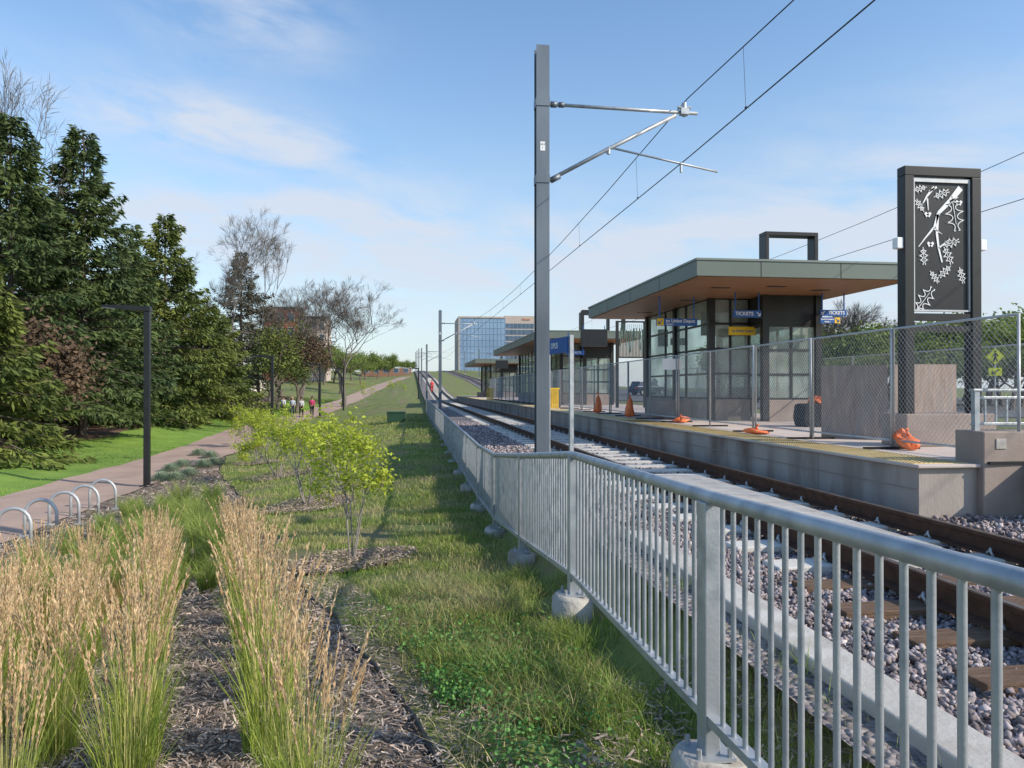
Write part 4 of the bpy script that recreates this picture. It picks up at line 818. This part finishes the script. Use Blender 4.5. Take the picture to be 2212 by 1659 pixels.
# ------------------------------------------------------------------ people
def skin(name,V,E,Rd,m,parent,sub=1):
    me=bpy.data.meshes.new(name); me.from_pydata(V,E,[]); o=link(name,me,m,parent); md=o.modifiers.new('skin','SKIN'); md.use_smooth_shade=True
    if len(me.skin_vertices):
        for i,rr in enumerate(Rd): me.skin_vertices[0].data[i].radius=(rr,rr)
        me.skin_vertices[0].data[0].use_root=True
    s=o.modifiers.new('sub','SUBSURF'); s.levels=sub; s.render_levels=sub; return o
def person(loc,rz,top,bot,hair,lab,st=.22,hs=1.):
    mt=mat('cloth',top,tuple(x*.85 for x in top),9,.85); mbm=mat('cloth_legs',bot,tuple(x*.85 for x in bot),9,.85); mh=mat('hair',hair,hair,9,.7)
    t=thing('person',lab,'person',loc,rz); t.scale=(hs,)*3
    V=[(0,0,.95),(0,0,1.12),(0,0,1.32),(0,0,1.46),(0,.01,1.53),(0,.015,1.61),(0,.005,1.69),(0,.11,1.605)];E=[(0,1),(1,2),(2,3),(3,4),(4,5),(5,6),(5,7)];Rr=[.12,.115,.135,.06,.052,.085,.075,.016]
    for s in(-1,1):
        b=len(V); f=-s*st
        V+=[(s*.17,0,1.39),(s*.22,f*.35,1.13),(s*.22,f*.9+.05,.92),(s*.22,f*1.0+.06,.86)]; E+=[(2,b),(b,b+1),(b+1,b+2),(b+2,b+3)]; Rr+=[.058,.042,.028,.032]
        for k in range(4):
            h=len(V); y0=f*1.0+.03+k*.02; L=(.07,.08,.075,.055)[k]; V+=[(s*.215,y0,.825),(s*.205,y0+.012,.825-L)]; E+=[(b+3,h),(h,h+1)]; Rr+=[.010,.008]
        h=len(V); V+=[(s*.2,f+.11,.86),(s*.195,f+.125,.815)]; E+=[(b+3,h),(h,h+1)]; Rr+=[.012,.009]
        b2=len(V); g=s*st; V+=[(s*.09,0,.88),(s*.1,g*.55+.04,.48),(s*.1,g-.02,.09),(s*.105,g+.13,.04)]; E+=[(0,b2),(b2,b2+1),(b2+1,b2+2),(b2+2,b2+3)]; Rr+=[.09,.058,.04,.035]
    skin('body',V,E,Rr,'skin',t)
    V2=[(0,0,.93),(0,0,1.12),(0,0,1.33),(0,0,1.45)];E2=[(0,1),(1,2),(2,3)];R2=[.155,.145,.16,.075]
    for s in(-1,1):
        f=-s*st; b=len(V2); V2+=[(s*.175,0,1.39),(s*.225,f*.35,1.13),(s*.222,f*.85+.04,.95)]; E2+=[(2,b),(b,b+1),(b+1,b+2)]; R2+=[.075,.058,.042]
    skin('jacket',V2,E2,R2,mt,t)
    V3=[(0,0,.93)];E3=[];R3=[.14]
    for s in(-1,1):
        g=s*st; b=len(V3); V3+=[(s*.09,0,.86),(s*.1,g*.55+.04,.48),(s*.1,g-.02,.11)]; E3+=[(0,b),(b,b+1),(b+1,b+2)]; R3+=[.11,.075,.055]
    skin('trousers',V3,E3,R3,mbm,t)
    for s in(-1,1):
        g=s*st; MB().prism([(g-.09,0),(g+.19,0),(g+.18,.05),(g+.04,.1),(g-.08,.1)],lambda a,b,c:(c,a,b),s*.1-.045,s*.1+.045).build('shoe','black',t,W=False,bevel=.015)
        MB().tube([(s*.032,.088,1.635),(s*.032,.1,1.635)],.012,8).build('eye','black',t,W=False)
    MB().box(-.025,.025,.094,.1,1.565,1.573).build('mouth','redlamp',t,W=False)
    skin('hair',[(0,-.02,1.68),(0,-.05,1.6),(0,.02,1.73)],[(0,1),(0,2)],[.092,.075,.07],mh,t)
ppl=[(612,893,71,(.6,.6,.63),(.03,.03,.04),(.1,.06,.04),'leftmost walker on the path, in a pale top'),(632,894,70,(.45,.48,.58),(.05,.06,.1),(.5,.4,.25),'walker in a light blue top, second from the left'),(651,897,68,(.6,.6,.6),(.02,.02,.02),(.05,.03,.02),'walker in a white top and black trousers, third from the left'),(674,898,67,(.5,.04,.14),(.02,.02,.025),(.06,.04,.03),'rightmost walker on the path, in a red jacket')]
for i,(px,py,d,a,b,h,lab) in enumerate(ppl):
    p=at(px,py,d); person((p.x,p.y,G(p.x,p.y)+.03),R([170,185,178,190][i]),a,b,h,lab,st=.18+.03*i,hs=.93+.015*i)
person((3.2,112,float(-1.4+rise(112))),0,(.75,.04,.05),(.6,.03,.04),(.5,.1,.05),'tiny person in red beside the far tracks',hs=1.0)
# ------------------------------------------------------------------ world, sun, camera
AZ,EL=R(120),R(32)
w=bpy.data.worlds.new('World'); scene.world=w; w.use_nodes=True; N=w.node_tree.nodes; L=w.node_tree.links; bg=N['Background']; bg.inputs['Strength'].default_value=.15
sky=N.new('ShaderNodeTexSky'); sky.sky_type='NISHITA'; sky.sun_disc=False; sky.sun_elevation=EL; sky.sun_rotation=AZ; sky.air_density=1.15; sky.dust_density=.5; sky.ozone_density=2.6
hsv=N.new('ShaderNodeHueSaturation'); hsv.inputs['Value'].default_value=1.4; hsv.inputs['Saturation'].default_value=1.08; L.new(sky.outputs[0],hsv.inputs['Color'])
tc=N.new('ShaderNodeTexCoord'); sp=N.new('ShaderNodeSeparateXYZ'); L.new(tc.outputs['Generated'],sp.inputs[0])
def mth(op,a,b=None,c=None):
    n=N.new('ShaderNodeMath'); n.operation=op
    for i,v in enumerate((a,b,c)):
        if v is None: continue
        if isinstance(v,(int,float)): n.inputs[i].default_value=v
        else: L.new(v,n.inputs[i])
    return n.outputs[0]
az=mth('ARCTAN2',sp.outputs[0],sp.outputs[1]); el=sp.outputs[2]
cb=N.new('ShaderNodeCombineXYZ'); L.new(mth('MULTIPLY',az,3.2),cb.inputs[0]); L.new(mth('MULTIPLY_ADD',el,11.0,mth('MULTIPLY',az,1.2)),cb.inputs[1])
n1=N.new('ShaderNodeTexNoise'); n1.inputs['Scale'].default_value=1.7; n1.inputs['Detail'].default_value=8; n1.inputs['Roughness'].default_value=.58; n1.inputs['Distortion'].default_value=.3; L.new(cb.outputs[0],n1.inputs['Vector'])
def blob(a0,e0,sa,se,k,amp):
    da=mth('SUBTRACT',az,a0); x=mth('POWER',mth('ABSOLUTE',mth('DIVIDE',da,sa)),2); e=mth('SUBTRACT',mth('SUBTRACT',el,e0),mth('MULTIPLY',da,k)); y=mth('POWER',mth('ABSOLUTE',mth('DIVIDE',e,se)),2)
    return mth('MULTIPLY',mth('EXPONENT',mth('MULTIPLY',mth('ADD',x,y),-1)),amp)
s=blob(-.24,.30,.19,.036,-.10,2.0)
for a in ((-.20,.42,.10,.045,0,1.4),(.02,.17,.32,.065,0,1.9),(.35,.19,.12,.012,.08,1.6),(-.3,.20,.1,.03,.1,1.1),(.62,.2,.28,.09,.1,1.6),(-.1,.225,.1,.015,0,1.3),(.55,.1,.35,.05,.02,1.5)): s=mth('ADD',s,blob(*a))
nn=N.new('ShaderNodeMapRange'); nn.inputs[1].default_value=.34; nn.inputs[2].default_value=.66; L.new(n1.outputs['Fac'],nn.inputs[0])
cf=mth('MINIMUM',mth('MULTIPLY',mth('MULTIPLY',s,nn.outputs[0]),.8),.85)
hz=mth('MULTIPLY',mth('POWER',mth('MAXIMUM',mth('SUBTRACT',1,mth('MULTIPLY',mth('ABSOLUTE',el),1.9)),0),2.2),.78)
m0=N.new('ShaderNodeMix'); m0.data_type='RGBA'; L.new(hz,m0.inputs[0]); L.new(hsv.outputs[0],m0.inputs[6]); m0.inputs[7].default_value=(3.8,4.6,5.6,1)
m1=N.new('ShaderNodeMix'); m1.data_type='RGBA'; L.new(cf,m1.inputs[0]); L.new(m0.outputs[2],m1.inputs[6]); m1.inputs[7].default_value=(4.7,5.1,5.8,1)
L.new(m1.outputs[2],bg.inputs['Color'])
sd=bpy.data.lights.new('sun','SUN'); sd.energy=5.0; sd.angle=R(.6); sd.color=(1,.90,.76); so=bpy.data.objects.new('sun',sd); col.objects.link(so)
sv=Vector((math.sin(AZ)*math.cos(EL),math.cos(AZ)*math.cos(EL),math.sin(EL))); so.rotation_euler=sv.to_track_quat('Z','Y').to_euler(); so.location=(20,-10,30)
cd=bpy.data.cameras.new('camera'); cd.sensor_width=36; cd.lens=F/2212*36; cd.clip_end=5000; cd.clip_start=.05; co=bpy.data.objects.new('camera',cd); col.objects.link(co)
co.location=(0,0,0); co.rotation_euler=Euler((R(90)+math.atan((HY-829.5)/F),0,-TH),'XYZ'); scene.camera=co
scene.view_settings.view_transform='Standard'; scene.view_settings.look='None'; scene.view_settings.exposure=0
